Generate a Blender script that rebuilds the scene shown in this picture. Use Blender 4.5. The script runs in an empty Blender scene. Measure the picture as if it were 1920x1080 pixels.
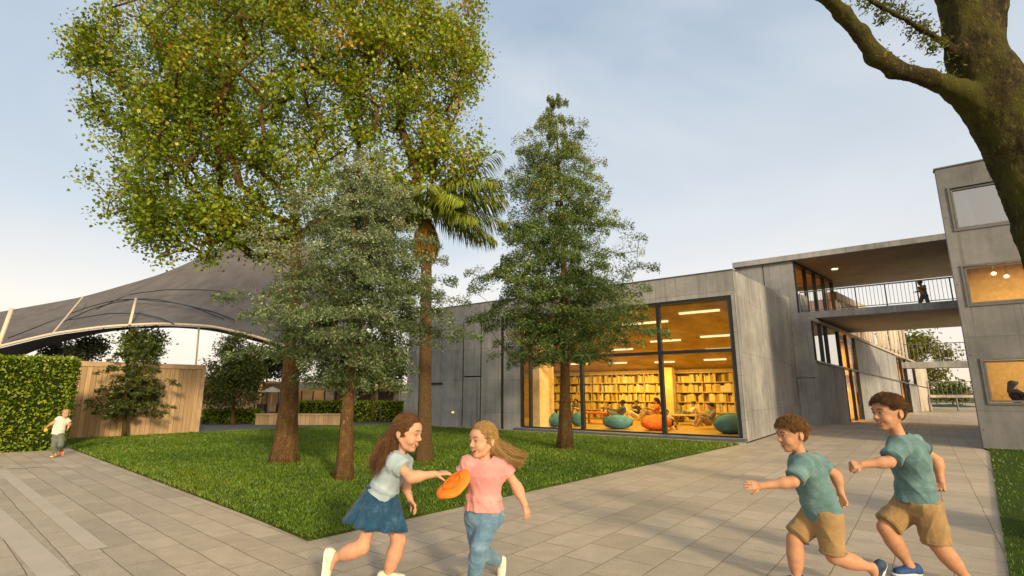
import bpy, bmesh, math, random
import numpy as np
from mathutils import Vector
random.seed(7); RNG = np.random.default_rng(7)
C = bpy.context.scene.collection
sc = bpy.context.scene

# ------------------------------------------------------------------ camera
CAM_H = 1.4; PITCH = math.radians(11.5); FPX = 960.0
_c, _s = math.cos(PITCH), math.sin(PITCH)
cam_data = bpy.data.cameras.new('camera'); cam = bpy.data.objects.new('camera', cam_data); C.objects.link(cam)
cam.location = (0, 0, CAM_H); cam.rotation_euler = (math.pi/2 + PITCH, 0, 0)
cam_data.sensor_width = 36; cam_data.lens = 18.0; cam_data.clip_end = 5000; cam_data.clip_start = 0.05
sc.camera = cam

def V3(*a): return np.array(a, float)
def ray(px, py):
    u = (px-960)/FPX; v = (540-py)/FPX
    return np.array([u, _c-v*_s, _s+v*_c])
def G(px, py, z=0.0):                     # survey point on a level z
    d = ray(px, py); t = (z-CAM_H)/d[2]; return V3(0, 0, CAM_H)+t*d
def at(px, py, y):                        # survey point at a distance y
    d = ray(px, py); return V3(0, 0, CAM_H)+d*(y/d[1])
def on_plane(px, py, P, D2):              # survey point on an upright plane: (along, z)
    d = ray(px, py); n = np.array([-D2[1], D2[0]])
    t = (n @ np.asarray(P)[:2])/(n @ d[:2]); q = V3(0, 0, CAM_H)+t*d
    return float((q[:2]-np.asarray(P)[:2]) @ D2), float(q[2])
def nrm(v):
    v = np.asarray(v, float); return v/(np.linalg.norm(v)+1e-12)

# ------------------------------------------------------------------ objects
ORIG = {}
def tag(o, label=None, cat=None, group=None, kind=None):
    if label: o['label'] = label
    if cat: o['category'] = cat
    if group: o['group'] = group
    if kind: o['kind'] = kind
    return o
def thing(name, loc, label, cat, group=None):
    o = bpy.data.objects.new(name, None); C.objects.link(o); o.empty_display_size = 0.2
    loc = np.asarray(loc, float); o.location = loc; ORIG[o.name] = loc
    return tag(o, label, cat, group)
def link(name, me, mat=None, parent=None):
    o = bpy.data.objects.new(name, me); C.objects.link(o)
    if mat is not None:
        for m in (mat if isinstance(mat, (list, tuple)) else [mat]): me.materials.append(m)
    if parent is not None:
        o.parent = parent; ORIG[o.name] = ORIG[parent.name]
    return o
def orig_of(parent): return ORIG[parent.name] if parent is not None else np.zeros(3)

class MB:
    """collects polygons; build() links them as one mesh object"""
    def __init__(s): s.v = []; s.f = []
    def add(s, vs, fs):
        b = len(s.v); s.v += [tuple(map(float, p)) for p in vs]; s.f += [tuple(b+i for i in f) for f in fs]; return s
    def quad(s, a, b, c, d): return s.add([a, b, c, d], [(0, 1, 2, 3)])
    def poly(s, pts): return s.add(pts, [tuple(range(len(pts)))])
    def hexa(s, p):           # 8 corners: bottom ring 0-3, top ring 4-7
        return s.add(p, [(0, 3, 2, 1), (4, 5, 6, 7), (0, 1, 5, 4), (1, 2, 6, 5), (2, 3, 7, 6), (3, 0, 4, 7)])
    def box(s, F, a0, a1, n0, n1, z0, z1):
        P = F.pt
        return s.hexa([P(a0, n0, z0), P(a1, n0, z0), P(a1, n1, z0), P(a0, n1, z0), P(a0, n0, z1), P(a1, n0, z1), P(a1, n1, z1), P(a0, n1, z1)])
    def prism(s, pts, z0, z1):
        n = len(pts); vs = [(p[0], p[1], z0) for p in pts]+[(p[0], p[1], z1) for p in pts]
        return s.add(vs, [tuple(range(n))[::-1], tuple(range(n, 2*n))]+[(i, (i+1) % n, n+(i+1) % n, n+i) for i in range(n)])
    def bar(s, a, b, w, h=None, up=(0, 0, 1)):
        a = np.asarray(a, float); b = np.asarray(b, float); h = w if h is None else h
        d = nrm(b-a); x = np.cross(d, up)
        if np.linalg.norm(x) < 1e-4: x = np.cross(d, (1, 0, 0))
        x = nrm(x)*w/2; y = nrm(np.cross(x, d))*h/2
        return s.hexa([a-x-y, a+x-y, a+x+y, a-x+y, b-x-y, b+x-y, b+x+y, b-x+y])
    def tube(s, pts, rad, n=8, caps=True, jit=0.0, lobes=None):
        pts = np.asarray(pts, float); m = len(pts); rad = np.broadcast_to(np.asarray(rad, float), (m,))
        T = np.gradient(pts, axis=0); T /= (np.linalg.norm(T, axis=1)[:, None]+1e-12)
        ref = V3(0, 0, 1) if abs(T[0][2]) < 0.9 else V3(1, 0, 0)
        x = nrm(np.cross(T[0], ref)); vs = []; ang = np.arange(n)*2*math.pi/n
        for i in range(m):
            x = nrm(x-T[i]*(x @ T[i])); y = np.cross(T[i], x)
            r = rad[i]*(1+jit*RNG.standard_normal(n)) if jit else np.full(n, rad[i])
            if lobes is not None: r = r*(1+lobes[i]*(np.sin(5*ang+.7)+.6*np.sin(3*ang+2.1)+.4*np.sin(8*ang)))
            vs += list(pts[i]+np.cos(ang)[:, None]*x*r[:, None]+np.sin(ang)[:, None]*y*r[:, None])
        fs = [(i*n+j, i*n+(j+1) % n, (i+1)*n+(j+1) % n, (i+1)*n+j) for i in range(m-1) for j in range(n)]
        if caps: fs += [tuple(range(n))[::-1], tuple((m-1)*n+j for j in range(n))]
        return s.add(vs, fs)
    def build(s, name, mat, parent=None, smooth=False, fix=True):
        o0 = orig_of(parent); me = bpy.data.meshes.new(name)
        me.from_pydata((np.array(s.v)-o0).tolist() if len(s.v) else [], [], s.f)
        if fix:
            bm = bmesh.new(); bm.from_mesh(me); bmesh.ops.recalc_face_normals(bm, faces=bm.faces[:]); bm.to_mesh(me); bm.free()
        if smooth: me.polygons.foreach_set('use_smooth', [True]*len(me.polygons))
        me.update(); return link(name, me, mat, parent)

class Frame:
    """an upright working plane: a runs along it, n behind it, z up"""
    def __init__(s, o, d, n): s.o = np.asarray(o, float)[:2]; s.d = nrm(d); s.n = nrm(n)
    def pt(s, a, n, z): q = s.o+a*s.d+n*s.n; return (q[0], q[1], z)

def holed_wall(mb, F, a0, a1, z0, z1, n0, n1, holes):
    A = sorted({a0, a1, *[h[0] for h in holes], *[h[1] for h in holes]}); Z = sorted({z0, z1, *[h[2] for h in holes], *[h[3] for h in holes]})
    def solid(i, j):
        if i < 0 or j < 0 or i >= len(A)-1 or j >= len(Z)-1: return False
        a = (A[i]+A[i+1])/2; z = (Z[j]+Z[j+1])/2
        return not any(h[0] < a < h[1] and h[2] < z < h[3] for h in holes)
    P = F.pt
    for i in range(len(A)-1):
        for j in range(len(Z)-1):
            if not solid(i, j): continue
            x0, x1, y0, y1 = A[i], A[i+1], Z[j], Z[j+1]
            mb.quad(P(x0, n0, y0), P(x1, n0, y0), P(x1, n0, y1), P(x0, n0, y1)); mb.quad(P(x0, n1, y0), P(x0, n1, y1), P(x1, n1, y1), P(x1, n1, y0))
            if not solid(i-1, j): mb.quad(P(x0, n0, y0), P(x0, n0, y1), P(x0, n1, y1), P(x0, n1, y0))
            if not solid(i+1, j): mb.quad(P(x1, n0, y0), P(x1, n1, y0), P(x1, n1, y1), P(x1, n0, y1))
            if not solid(i, j-1): mb.quad(P(x0, n0, y0), P(x0, n1, y0), P(x1, n1, y0), P(x1, n0, y0))
            if not solid(i, j+1): mb.quad(P(x0, n0, y1), P(x1, n0, y1), P(x1, n1, y1), P(x0, n1, y1))
    return mb

def poly_mesh(name, V, k, mat, parent=None, rnd=None, smooth=False):
    """V (N*k,3): N separate k-gons, fast"""
    V = np.asarray(V, np.float32).reshape(-1, 3)-orig_of(parent).astype(np.float32); n = len(V)//k
    me = bpy.data.meshes.new(name); me.vertices.add(n*k); me.vertices.foreach_set('co', V.ravel())
    me.loops.add(n*k); me.loops.foreach_set('vertex_index', np.arange(n*k, dtype=np.int32))
    me.polygons.add(n); me.polygons.foreach_set('loop_start', np.arange(n, dtype=np.int32)*k)
    if rnd is not None:
        at_ = me.attributes.new('rnd', 'FLOAT', 'FACE'); at_.data.foreach_set('value', np.asarray(rnd, np.float32))
    me.update(calc_edges=True)
    if smooth: me.polygons.foreach_set('use_smooth', [True]*n)
    return link(name, me, mat, parent)

# ------------------------------------------------------------------ materials
MATS = {}
class NT:
    def __init__(s, name):
        s.m = bpy.data.materials.new(name); s.m.use_nodes = True; s.t = s.m.node_tree; s.t.nodes.clear()
        s.out = s.n('ShaderNodeOutputMaterial')
    def n(s, typ, **kw):
        x = s.t.nodes.new(typ)
        for k, v in kw.items():
            if k.startswith('i_'): x.inputs[k[2:].replace('_', ' ')].default_value = v
            else: setattr(x, k, v)
        return x
    def l(s, a, b): s.t.links.new(a, b)
    def pos(s): return s.n('ShaderNodeNewGeometry').outputs['Position']
    def obj(s): return s.n('ShaderNodeTexCoord').outputs['Object']
    def scaled(s, vec, sx, sy, sz):
        m = s.n('ShaderNodeMapping'); m.inputs['Scale'].default_value = (sx, sy, sz); s.l(vec, m.inputs['Vector']); return m.outputs['Vector']
    def noise(s, vec, scale, detail=4, rough=0.55):
        x = s.n('ShaderNodeTexNoise'); x.inputs['Scale'].default_value = scale; x.inputs['Detail'].default_value = detail; x.inputs['Roughness'].default_value = rough
        if vec is not None: s.l(vec, x.inputs['Vector'])
        return x.outputs['Fac']
    def ramp(s, fac, stops):
        r = s.n('ShaderNodeValToRGB'); e = r.color_ramp.elements
        while len(e) < len(stops): e.new(0.5)
        for i, (p, c) in enumerate(stops):
            e[i].position = p; e[i].color = (*c, 1) if len(c) == 3 else c
        s.l(fac, r.inputs['Fac']); return r.outputs['Color']
    def mix(s, fac, a, b, blend='MIX'):
        x = s.n('ShaderNodeMix', data_type='RGBA', blend_type=blend)
        for sock, v in ((x.inputs['Factor'], fac), (x.inputs[6], a), (x.inputs[7], b)):
            if isinstance(v, (int, float)): sock.default_value = v
            elif isinstance(v, tuple): sock.default_value = (*v, 1) if len(v) == 3 else v
            else: s.l(v, sock)
        return x.outputs[2]
    def math(s, op, a, b=None, clamp=False):
        x = s.n('ShaderNodeMath', operation=op, use_clamp=clamp)
        for i, v in enumerate((a, b)):
            if v is None: continue
            if isinstance(v, (int, float)): x.inputs[i].default_value = v
            else: s.l(v, x.inputs[i])
        return x.outputs[0]
    def bsdf(s, col, rough=0.7, spec=0.3, metal=0.0, bump=None, strength=0.3, dist=0.02, **kw):
        b = s.n('ShaderNodeBsdfPrincipled')
        if isinstance(col, tuple): b.inputs['Base Color'].default_value = (*col, 1)
        else: s.l(col, b.inputs['Base Color'])
        if isinstance(rough, (int, float)): b.inputs['Roughness'].default_value = rough
        else: s.l(rough, b.inputs['Roughness'])
        b.inputs['Specular IOR Level'].default_value = spec; b.inputs['Metallic'].default_value = metal
        for k, v in kw.items(): b.inputs[k.replace('_', ' ')].default_value = v
        if bump is not None:
            bp = s.n('ShaderNodeBump'); bp.inputs['Strength'].default_value = strength; bp.inputs['Distance'].default_value = dist
            s.l(bump, bp.inputs['Height']); s.l(bp.outputs['Normal'], b.inputs['Normal'])
        s.l(b.outputs[0], s.out.inputs['Surface']); return b

def concrete(name, c0, c1, streak=0.5, rough=0.75, form=None, pw=2.4, ph=1.25):
    t = NT(name); p = t.pos()
    big = t.noise(p, 0.55, 6, 0.6); mid = t.noise(p, 3.2, 6, 0.65)
    st = t.noise(t.scaled(p, 5, 5, 0.35), 1.0, 5, 0.6); fine = t.noise(p, 55, 3, 0.7)
    f = t.math('ADD', t.math('MULTIPLY', big, 0.55), t.math('MULTIPLY', st, streak*0.5)); f = t.math('ADD', f, t.math('MULTIPLY', mid, 0.25))
    f = t.math('SUBTRACT', f, 0.5*(0.55+streak*0.5+0.25)); f = t.math('ADD', t.math('MULTIPLY', f, 2.9), 0.5, True)
    col = t.ramp(f, [(0.05, c0), (0.95, c1)])
    col = t.mix(0.35, col, t.ramp(fine, [(0.3, (0.35, 0.35, 0.35)), (0.75, (0.75, 0.75, 0.75))]), 'OVERLAY')
    drip = t.noise(t.scaled(p, 9, 9, 0.22), 1.0, 3, 0.5)
    col = t.mix(t.math('MULTIPLY', t.ramp(drip, [(0.58, (0, 0, 0)), (0.75, (1, 1, 1))]), 0.6), col, tuple(x*0.55 for x in c0))
    jl = None
    if form is not None:          # shutter joints and tie holes left by the formwork
        d = t.n('ShaderNodeVectorMath', operation='DOT_PRODUCT'); t.l(p, d.inputs[0]); d.inputs[1].default_value = (form[0], form[1], 0); z = t.n('ShaderNodeSeparateXYZ'); t.l(p, z.inputs[0])
        fa = t.math('FRACT', t.math('DIVIDE', d.outputs['Value'], pw)); fz = t.math('FRACT', t.math('DIVIDE', z.outputs['Z'], ph))
        la = t.math('LESS_THAN', t.math('ABSOLUTE', t.math('SUBTRACT', fa, 0.5)), 0.006/pw); lz = t.math('LESS_THAN', t.math('ABSOLUTE', t.math('SUBTRACT', fz, 0.5)), 0.005/ph); jl = t.math('MAXIMUM', la, lz)
        ha = t.math('MULTIPLY', t.math('SUBTRACT', t.math('FRACT', t.math('ADD', t.math('DIVIDE', d.outputs['Value'], pw/2), 0.0)), 0.5), pw/2); hz_ = t.math('MULTIPLY', t.math('SUBTRACT', t.math('FRACT', t.math('ADD', t.math('DIVIDE', z.outputs['Z'], ph), 0.0)), 0.25), ph)
        ho = t.math('LESS_THAN', t.math('ADD', t.math('MULTIPLY', ha, ha), t.math('MULTIPLY', hz_, hz_)), 0.0006)
        pn = t.n('ShaderNodeTexWhiteNoise', noise_dimensions='2D'); cv = t.n('ShaderNodeCombineXYZ'); t.l(t.math('FLOOR', t.math('ADD', t.math('DIVIDE', d.outputs['Value'], pw), 0.5)), cv.inputs[0]); t.l(t.math('FLOOR', t.math('ADD', t.math('DIVIDE', z.outputs['Z'], ph), 0.5)), cv.inputs[1]); t.l(cv.outputs[0], pn.inputs['Vector'])
        col = t.mix(0.30, col, t.ramp(pn.outputs['Value'], [(0.0, (0.36, 0.36, 0.37)), (1.0, (0.62, 0.615, 0.61))]), 'OVERLAY')
        col = t.mix(t.math('MULTIPLY', t.math('MAXIMUM', jl, ho), 0.62), col, tuple(x*0.4 for x in c0))
    vo = t.n('ShaderNodeTexVoronoi'); vo.inputs['Scale'].default_value = 26; t.l(p, vo.inputs['Vector'])
    pit = t.ramp(vo.outputs['Distance'], [(0.05, (0, 0, 0)), (0.16, (1, 1, 1))])
    h = t.math('ADD', t.math('MULTIPLY', fine, 0.6), t.math('MULTIPLY', pit, 0.5))
    t.bsdf(col, rough, 0.3, bump=h, strength=0.28, dist=0.006); return t.m
def plain(name, c, rough=0.6, spec=0.3, metal=0.0, var=0.15, scale=8.0, bump=0.0):
    t = NT(name); p = t.obj(); n = t.noise(p, scale, 4, 0.6); d = tuple(x*(1-var) for x in c); l = tuple(min(1, x*(1+var)) for x in c)
    t.bsdf(t.ramp(n, [(0.3, d), (0.7, l)]), rough, spec, metal, bump=(t.noise(p, scale*6, 3) if bump else None), strength=bump, dist=0.004); return t.m
def leaf_mat(name, stops, trans=0.35):
    t = NT(name); a = t.n('ShaderNodeAttribute', attribute_name='rnd').outputs['Fac']; col = t.ramp(a, stops)
    d = t.n('ShaderNodeBsdfDiffuse'); tr = t.n('ShaderNodeBsdfTranslucent'); g = t.n('ShaderNodeBsdfGlossy'); g.inputs['Roughness'].default_value = 0.45
    t.l(col, d.inputs['Color']); t.l(t.mix(0.5, col, (0.22, 0.24, 0.02)), tr.inputs['Color']); g.inputs['Color'].default_value = (0.6, 0.6, 0.55, 1)
    m1 = t.n('ShaderNodeMixShader'); m1.inputs[0].default_value = trans; t.l(d.outputs[0], m1.inputs[1]); t.l(tr.outputs[0], m1.inputs[2])
    m2 = t.n('ShaderNodeMixShader'); m2.inputs[0].default_value = 0.05; t.l(m1.outputs[0], m2.inputs[1]); t.l(g.outputs[0], m2.inputs[2])
    t.l(m2.outputs[0], t.out.inputs['Surface']); return t.m
def bark_mat(name, c0, c1, moss=None, vscale=0.25, scale=14):
    t = NT(name); p = t.pos(); n = t.noise(t.scaled(p, 1, 1, vscale), scale, 6, 0.7); n2 = t.noise(p, 2.5, 4, 0.6)
    rg = t.noise(t.scaled(p, 1, 1, vscale), scale*2.2, 5, 0.75); rg = t.math('MULTIPLY', t.math('ABSOLUTE', t.math('SUBTRACT', rg, 0.5)), 4.5, True)
    crack = t.ramp(rg, [(0.0, (0, 0, 0)), (0.6, (1, 1, 1))])
    col = t.ramp(n, [(0.3, c0), (0.7, c1)]); col = t.mix(t.math('MULTIPLY', t.math('SUBTRACT', 1.0, crack), 0.8), col, tuple(x*0.45 for x in c0))
    if moss: col = t.mix(t.ramp(n2, [(0.42, (0, 0, 0)), (0.62, (0.8, 0.8, 0.8))]), col, moss)
    t.bsdf(col, 0.9, 0.15, bump=t.math('ADD', t.math('MULTIPLY', crack, 0.7), n), strength=0.9, dist=0.03); return t.m
def glass_mat(name, tint=(0.95, 0.97, 0.96), refl=1.0):
    t = NT(name); tr = t.n('ShaderNodeBsdfTransparent'); tr.inputs['Color'].default_value = (*tint, 1)
    g = t.n('ShaderNodeBsdfGlossy'); g.inputs['Roughness'].default_value = 0.01; fr = t.n('ShaderNodeFresnel'); fr.inputs['IOR'].default_value = 1.5
    m = t.n('ShaderNodeMixShader'); t.l(t.math('MULTIPLY', fr.outputs[0], refl, True), m.inputs[0]); t.l(tr.outputs[0], m.inputs[1]); t.l(g.outputs[0], m.inputs[2])
    t.l(m.outputs[0], t.out.inputs['Surface']); return t.m
def emit_mat(name, c, s):
    t = NT(name); e = t.n('ShaderNodeEmission'); e.inputs['Color'].default_value = (*c, 1); e.inputs['Strength'].default_value = s
    t.l(e.outputs[0], t.out.inputs['Surface']); return t.m
def paving_mat(name, ax, row, length, c1, c2, mortar, streak_ax=None):
    t = NT(name); p = t.pos(); ax = nrm(ax); ay = (-ax[1], ax[0])
    def dot(v):
        d = t.n('ShaderNodeVectorMath', operation='DOT_PRODUCT'); t.l(p, d.inputs[0]); d.inputs[1].default_value = (v[0], v[1], 0); return d.outputs['Value']
    wob = t.math('MULTIPLY', t.math('SUBTRACT', t.noise(p, 1.6, 3), 0.5), 0.03)
    cx = t.n('ShaderNodeCombineXYZ'); t.l(dot(ax), cx.inputs[0]); t.l(t.math('ADD', dot(ay), wob), cx.inputs[1])
    br = t.n('ShaderNodeTexBrick', offset=0.5, offset_frequency=2, squash=1.0)
    for k, v in (('Scale', 1.0), ('Mortar Size', 0.0045), ('Mortar Smooth', 0.3), ('Bias', 0.0), ('Brick Width', length), ('Row Height', row)): br.inputs[k].default_value = v
    br.inputs['Color1'].default_value = (*c1, 1); br.inputs['Color2'].default_value = (*c2, 1); br.inputs['Mortar'].default_value = (*mortar, 1)
    t.l(cx.outputs[0], br.inputs['Vector'])
    fine = t.noise(p, 70, 4, 0.75); mid = t.noise(p, 5, 5, 0.65); big = t.noise(p, 0.5, 4, 0.6)
    grit = t.noise(p, 190, 2, 0.8); col = t.mix(0.6, br.outputs['Color'], t.ramp(fine, [(0.25, (0.25, 0.25, 0.25)), (0.75, (0.76, 0.75, 0.73))]), 'OVERLAY'); col = t.mix(0.4, col, t.ramp(grit, [(0.3, (0.22, 0.22, 0.22)), (0.7, (0.78, 0.77, 0.75))]), 'OVERLAY')
    col = t.mix(0.5, col, t.ramp(mid, [(0.3, (0.38, 0.37, 0.36)), (0.7, (0.62, 0.61, 0.6))]), 'OVERLAY')
    col = t.mix(0.5, col, t.ramp(big, [(0.35, (0.38, 0.4, 0.43)), (0.65, (0.6, 0.58, 0.54))]), 'OVERLAY')
    h = t.math('ADD', t.math('MULTIPLY', br.outputs['Fac'], -1.0), t.math('MULTIPLY', fine, 0.35))
    rough = t.ramp(mid, [(0.3, (0.55,)*3), (0.7, (0.8,)*3)])
    t.bsdf(col, rough, 0.35, bump=h, strength=0.5, dist=0.008); return t.m
# ------------------------------------------------------------------ palette
M_CONC = concrete('concrete', (0.145, 0.147, 0.147), (0.37, 0.365, 0.35), 0.6, form=(-0.803, 0.596))
M_CONCF = concrete('concrete_side', (0.15, 0.15, 0.148), (0.39, 0.38, 0.36), 0.8, form=(0.599, 0.801), pw=2.5, ph=1.7)
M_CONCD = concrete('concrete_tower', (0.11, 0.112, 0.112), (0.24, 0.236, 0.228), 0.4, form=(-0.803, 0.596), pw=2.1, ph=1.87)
M_CONCP = concrete('concrete_panel', (0.155, 0.158, 0.16), (0.33, 0.33, 0.325), 0.5)
M_CONCW = concrete('concrete_pale', (0.24, 0.21, 0.17), (0.52, 0.45, 0.36), 0.9)
M_SOFFIT = concrete('soffit_concrete', (0.19, 0.172, 0.14), (0.34, 0.31, 0.25), 0.3)
M_DARK = plain('dark_metal', (0.018, 0.022, 0.025), 0.45, 0.4)
M_JOINT = plain('joint_shadow_gap', (0.02, 0.02, 0.02), 0.9, 0.1)
M_ALU = plain('aluminium', (0.30, 0.29, 0.27), 0.4, 0.5, 0.6)
M_FRAME = plain('window_aluminium', (0.15, 0.145, 0.135), 0.4, 0.5, 0.5)
M_STEEL = plain('grey_steel', (0.10, 0.105, 0.11), 0.45, 0.5, 0.4)
M_SILL = plain('blue_grey_sill', (0.085, 0.10, 0.12), 0.6)
M_KERB = plain('pale_kerb', (0.33, 0.28, 0.21), 0.8)
M_GLASS = glass_mat('clear_glass', refl=0.55)
M_GLASSR = glass_mat('reflective_glass', (0.55, 0.58, 0.6), 9.0)
M_GLASSM = glass_mat('mid_glass', (0.92, 0.90, 0.85), 0.22)
M_AMBERW = plain('warm_plaster', (0.62, 0.42, 0.20), 0.85)
M_AMBERC = plain('warm_timber_ceiling', (0.44, 0.34, 0.13), 0.75, var=0.3, scale=1.5)
M_AMBERF = plain('warm_timber_floor', (0.40, 0.23, 0.08), 0.35, var=0.3, scale=3)
M_SHELF = plain('pale_oak', (0.55, 0.36, 0.13), 0.5, var=0.2)
M_LAMP = emit_mat('lamp_glow', (1.0, 0.76, 0.36), 1.05)
M_CURT = plain('white_curtain', (0.72, 0.66, 0.58), 0.9)

D2 = nrm((-1.373, 1.0204)); N2 = np.array([-D2[1], D2[0]])*-1; N2 = N2 if N2[1] > 0 else -N2
WAZ = math.radians(46); W2 = np.array([math.sin(WAZ), math.cos(WAZ)]); WN = np.array([-W2[1], W2[0]])
P_LIB = np.array([6.60, 14.91]); T_TOW = np.array([11.85, 13.405]); B_WING = np.array([13.33, 22.61])
FL = Frame(P_LIB, D2, N2); FT = Frame(T_TOW, -D2, N2); FU = Frame((17.78, 20.1), D2, N2); FW = Frame(B_WING, W2, WN)
WORLD = Frame((0, 0), (1, 0), (0, 1))

# ------------------------------------------------------------------ ground
def sheet(name, pts, z, mat, kind='structure', **kw):
    mb = MB(); mb.poly([(p[0], p[1], z) for p in pts]); return tag(mb.build(name, mat), kind=kind, **kw)
t = NT('far_ground'); p = t.pos(); t.bsdf(t.ramp(t.noise(p, 0.08, 5), [(0.3, (0.05, 0.06, 0.03)), (0.7, (0.16, 0.14, 0.09))]), 0.95, 0.1); M_GROUND = t.m
sheet('ground', [(2500*math.cos(k*math.pi/24), 2500*math.sin(k*math.pi/24)) for k in range(48)], -0.03, M_GROUND)
PV1, PV2, PVM = (0.345, 0.294, 0.224), (0.43, 0.37, 0.286), (0.17, 0.125, 0.08)
M_PAVE_R = paving_mat('paving_path', (0.62, 0.785), 0.38, 0.48, PV1, PV2, PVM)
M_PAVE_L = paving_mat('paving_square', (-0.755, 0.656), 0.27, 0.72, PV1, PV2, PVM)
LC = G(578, 1015)[:2]
sheet('path_paving', [LC, (-0.2, 0.6), (0.2, -6), (60, -6), (60, 70), (-5, 70), (-5, 24), (0, 20)], 0.0, M_PAVE_R)
sheet('square_paving', [LC, (-0.2, 0.6), (0.2, -6), (-40, -6), (-40, 13.0), (-11, 15.2)], 0.0, M_PAVE_L)
t = NT('pale_stone_band'); p = t.pos(); t.bsdf(t.mix(0.5, t.ramp(t.noise(p, 60, 3), [(0.3, (0.40, 0.345, 0.28)), (0.7, (0.50, 0.435, 0.36))]), t.ramp(t.noise(p, 3, 4), [(0.3, (0.38, 0.33, 0.27)), (0.7, (0.48, 0.42, 0.345))])), 0.75, 0.3); M_BAND = t.m
mb = MB()
for (x0, y0), (x1, y1), w in (((0, 880), (184, 1030), 0.15), ((0, 975), (110, 1085), 0.20)):
    a, b = G(x0, y0)[:2], G(x1, y1)[:2]; d = nrm(b-a); n = np.array([-d[1], d[0]])*w/2; a = a-d*3.0 if w > 0.18 else a
    mb.quad((*(a-n), 0.004), (*(b-n), 0.004), (*(b+n), 0.004), (*(a+n), 0.004))
a, b = G(0, 880)[:2], G(90, 875)[:2]; d = nrm(b-a); n = np.array([-d[1], d[0]])*0.05
mb.quad((*(a-n-d), 0.008), (*(b-n), 0.008), (*(b+n), 0.008), (*(a+n-d), 0.008))
tag(mb.build('pavement_band', M_BAND), kind='structure')
t = NT('asphalt'); p = t.pos(); t.bsdf(t.mix(0.5, t.ramp(t.noise(p, 90, 3), [(0.3, (0.05, 0.05, 0.055)), (0.7, (0.12, 0.12, 0.125))]), t.ramp(t.noise(p, 1.2, 4), [(0.3, (0.06, 0.06, 0.065)), (0.7, (0.11, 0.11, 0.115))])), 0.85, 0.3); M_ASPH = t.m
sheet('asphalt_path', [(-13.4, 16.2), (-10.9, 18.4), (-7.0, 22.0), (-4.4, 22.9), (-3.0, 24.5), (-6, 40), (-40, 40), (-40, 20)], 0.004, M_ASPH)
# lawns
t = NT('lawn_soil'); p = t.pos(); t.bsdf(t.ramp(t.noise(p, 9, 5, 0.7), [(0.3, (0.02, 0.04, 0.005)), (0.7, (0.05, 0.085, 0.010))]), 0.95, 0.1, bump=t.noise(p, 60, 3), strength=0.8, dist=0.02); M_SOIL = t.m
LAWN = [LC, G(470, 968)[:2]+[-.02, 0], G(130, 840)[:2], (-13.3, 16.0), (-11.0, 18.55), (-7.2, 22.3), FL.pt(14.0, -0.42, 0)[:2], FL.pt(0.35, -0.45, 0)[:2], FL.pt(0.1, -0.55, 0)[:2]]
LAWN_R = [G(1856, 846)[:2], G(1893, 1080)[:2], (2.4, 2.6), (30, 2.6), (30, 16), FT.pt(5.2, 0.02, 0)[:2], FT.pt(0.0, -0.02, 0)[:2]]
def lawn_obj(name, pts): 
    mb = MB(); mb.prism([tuple(p) for p in pts], -0.02, 0.025); return tag(mb.build(name, M_SOIL), kind='structure')
lawn_obj('lawn', LAWN); lawn_obj('lawn_strip', LAWN_R)
def in_poly(P, pts):
    x, y = P[:, 0], P[:, 1]; c = np.zeros(len(P), bool); n = len(pts)
    for i in range(n):
        (x0, y0), (x1, y1) = pts[i], pts[(i+1) % n]
        k = ((y0 > y) != (y1 > y)) & (x < (x1-x0)*(y-y0)/((y1-y0) if y1 != y0 else 1e-9)+x0); c ^= k
    return c
def edge_dist(P, pts):
    d = np.full(len(P), 9.0); n = len(pts)
    for i in range(n):
        a = np.asarray(pts[i], float); b = np.asarray(pts[(i+1) % n], float); ab = b-a
        tt = np.clip(((P-a) @ ab)/(ab @ ab), 0, 1); d = np.minimum(d, np.linalg.norm(P-a-tt[:, None]*ab, axis=1))
    return d
M_GRASS = leaf_mat('grass_blades', [(0.0, (0.042, 0.092, 0.005)), (0.45, (0.098, 0.19, 0.010)), (0.8, (0.18, 0.26, 0.018)), (0.94, (0.22, 0.24, 0.035)), (1.0, (0.34, 0.25, 0.07))], 0.3)
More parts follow.
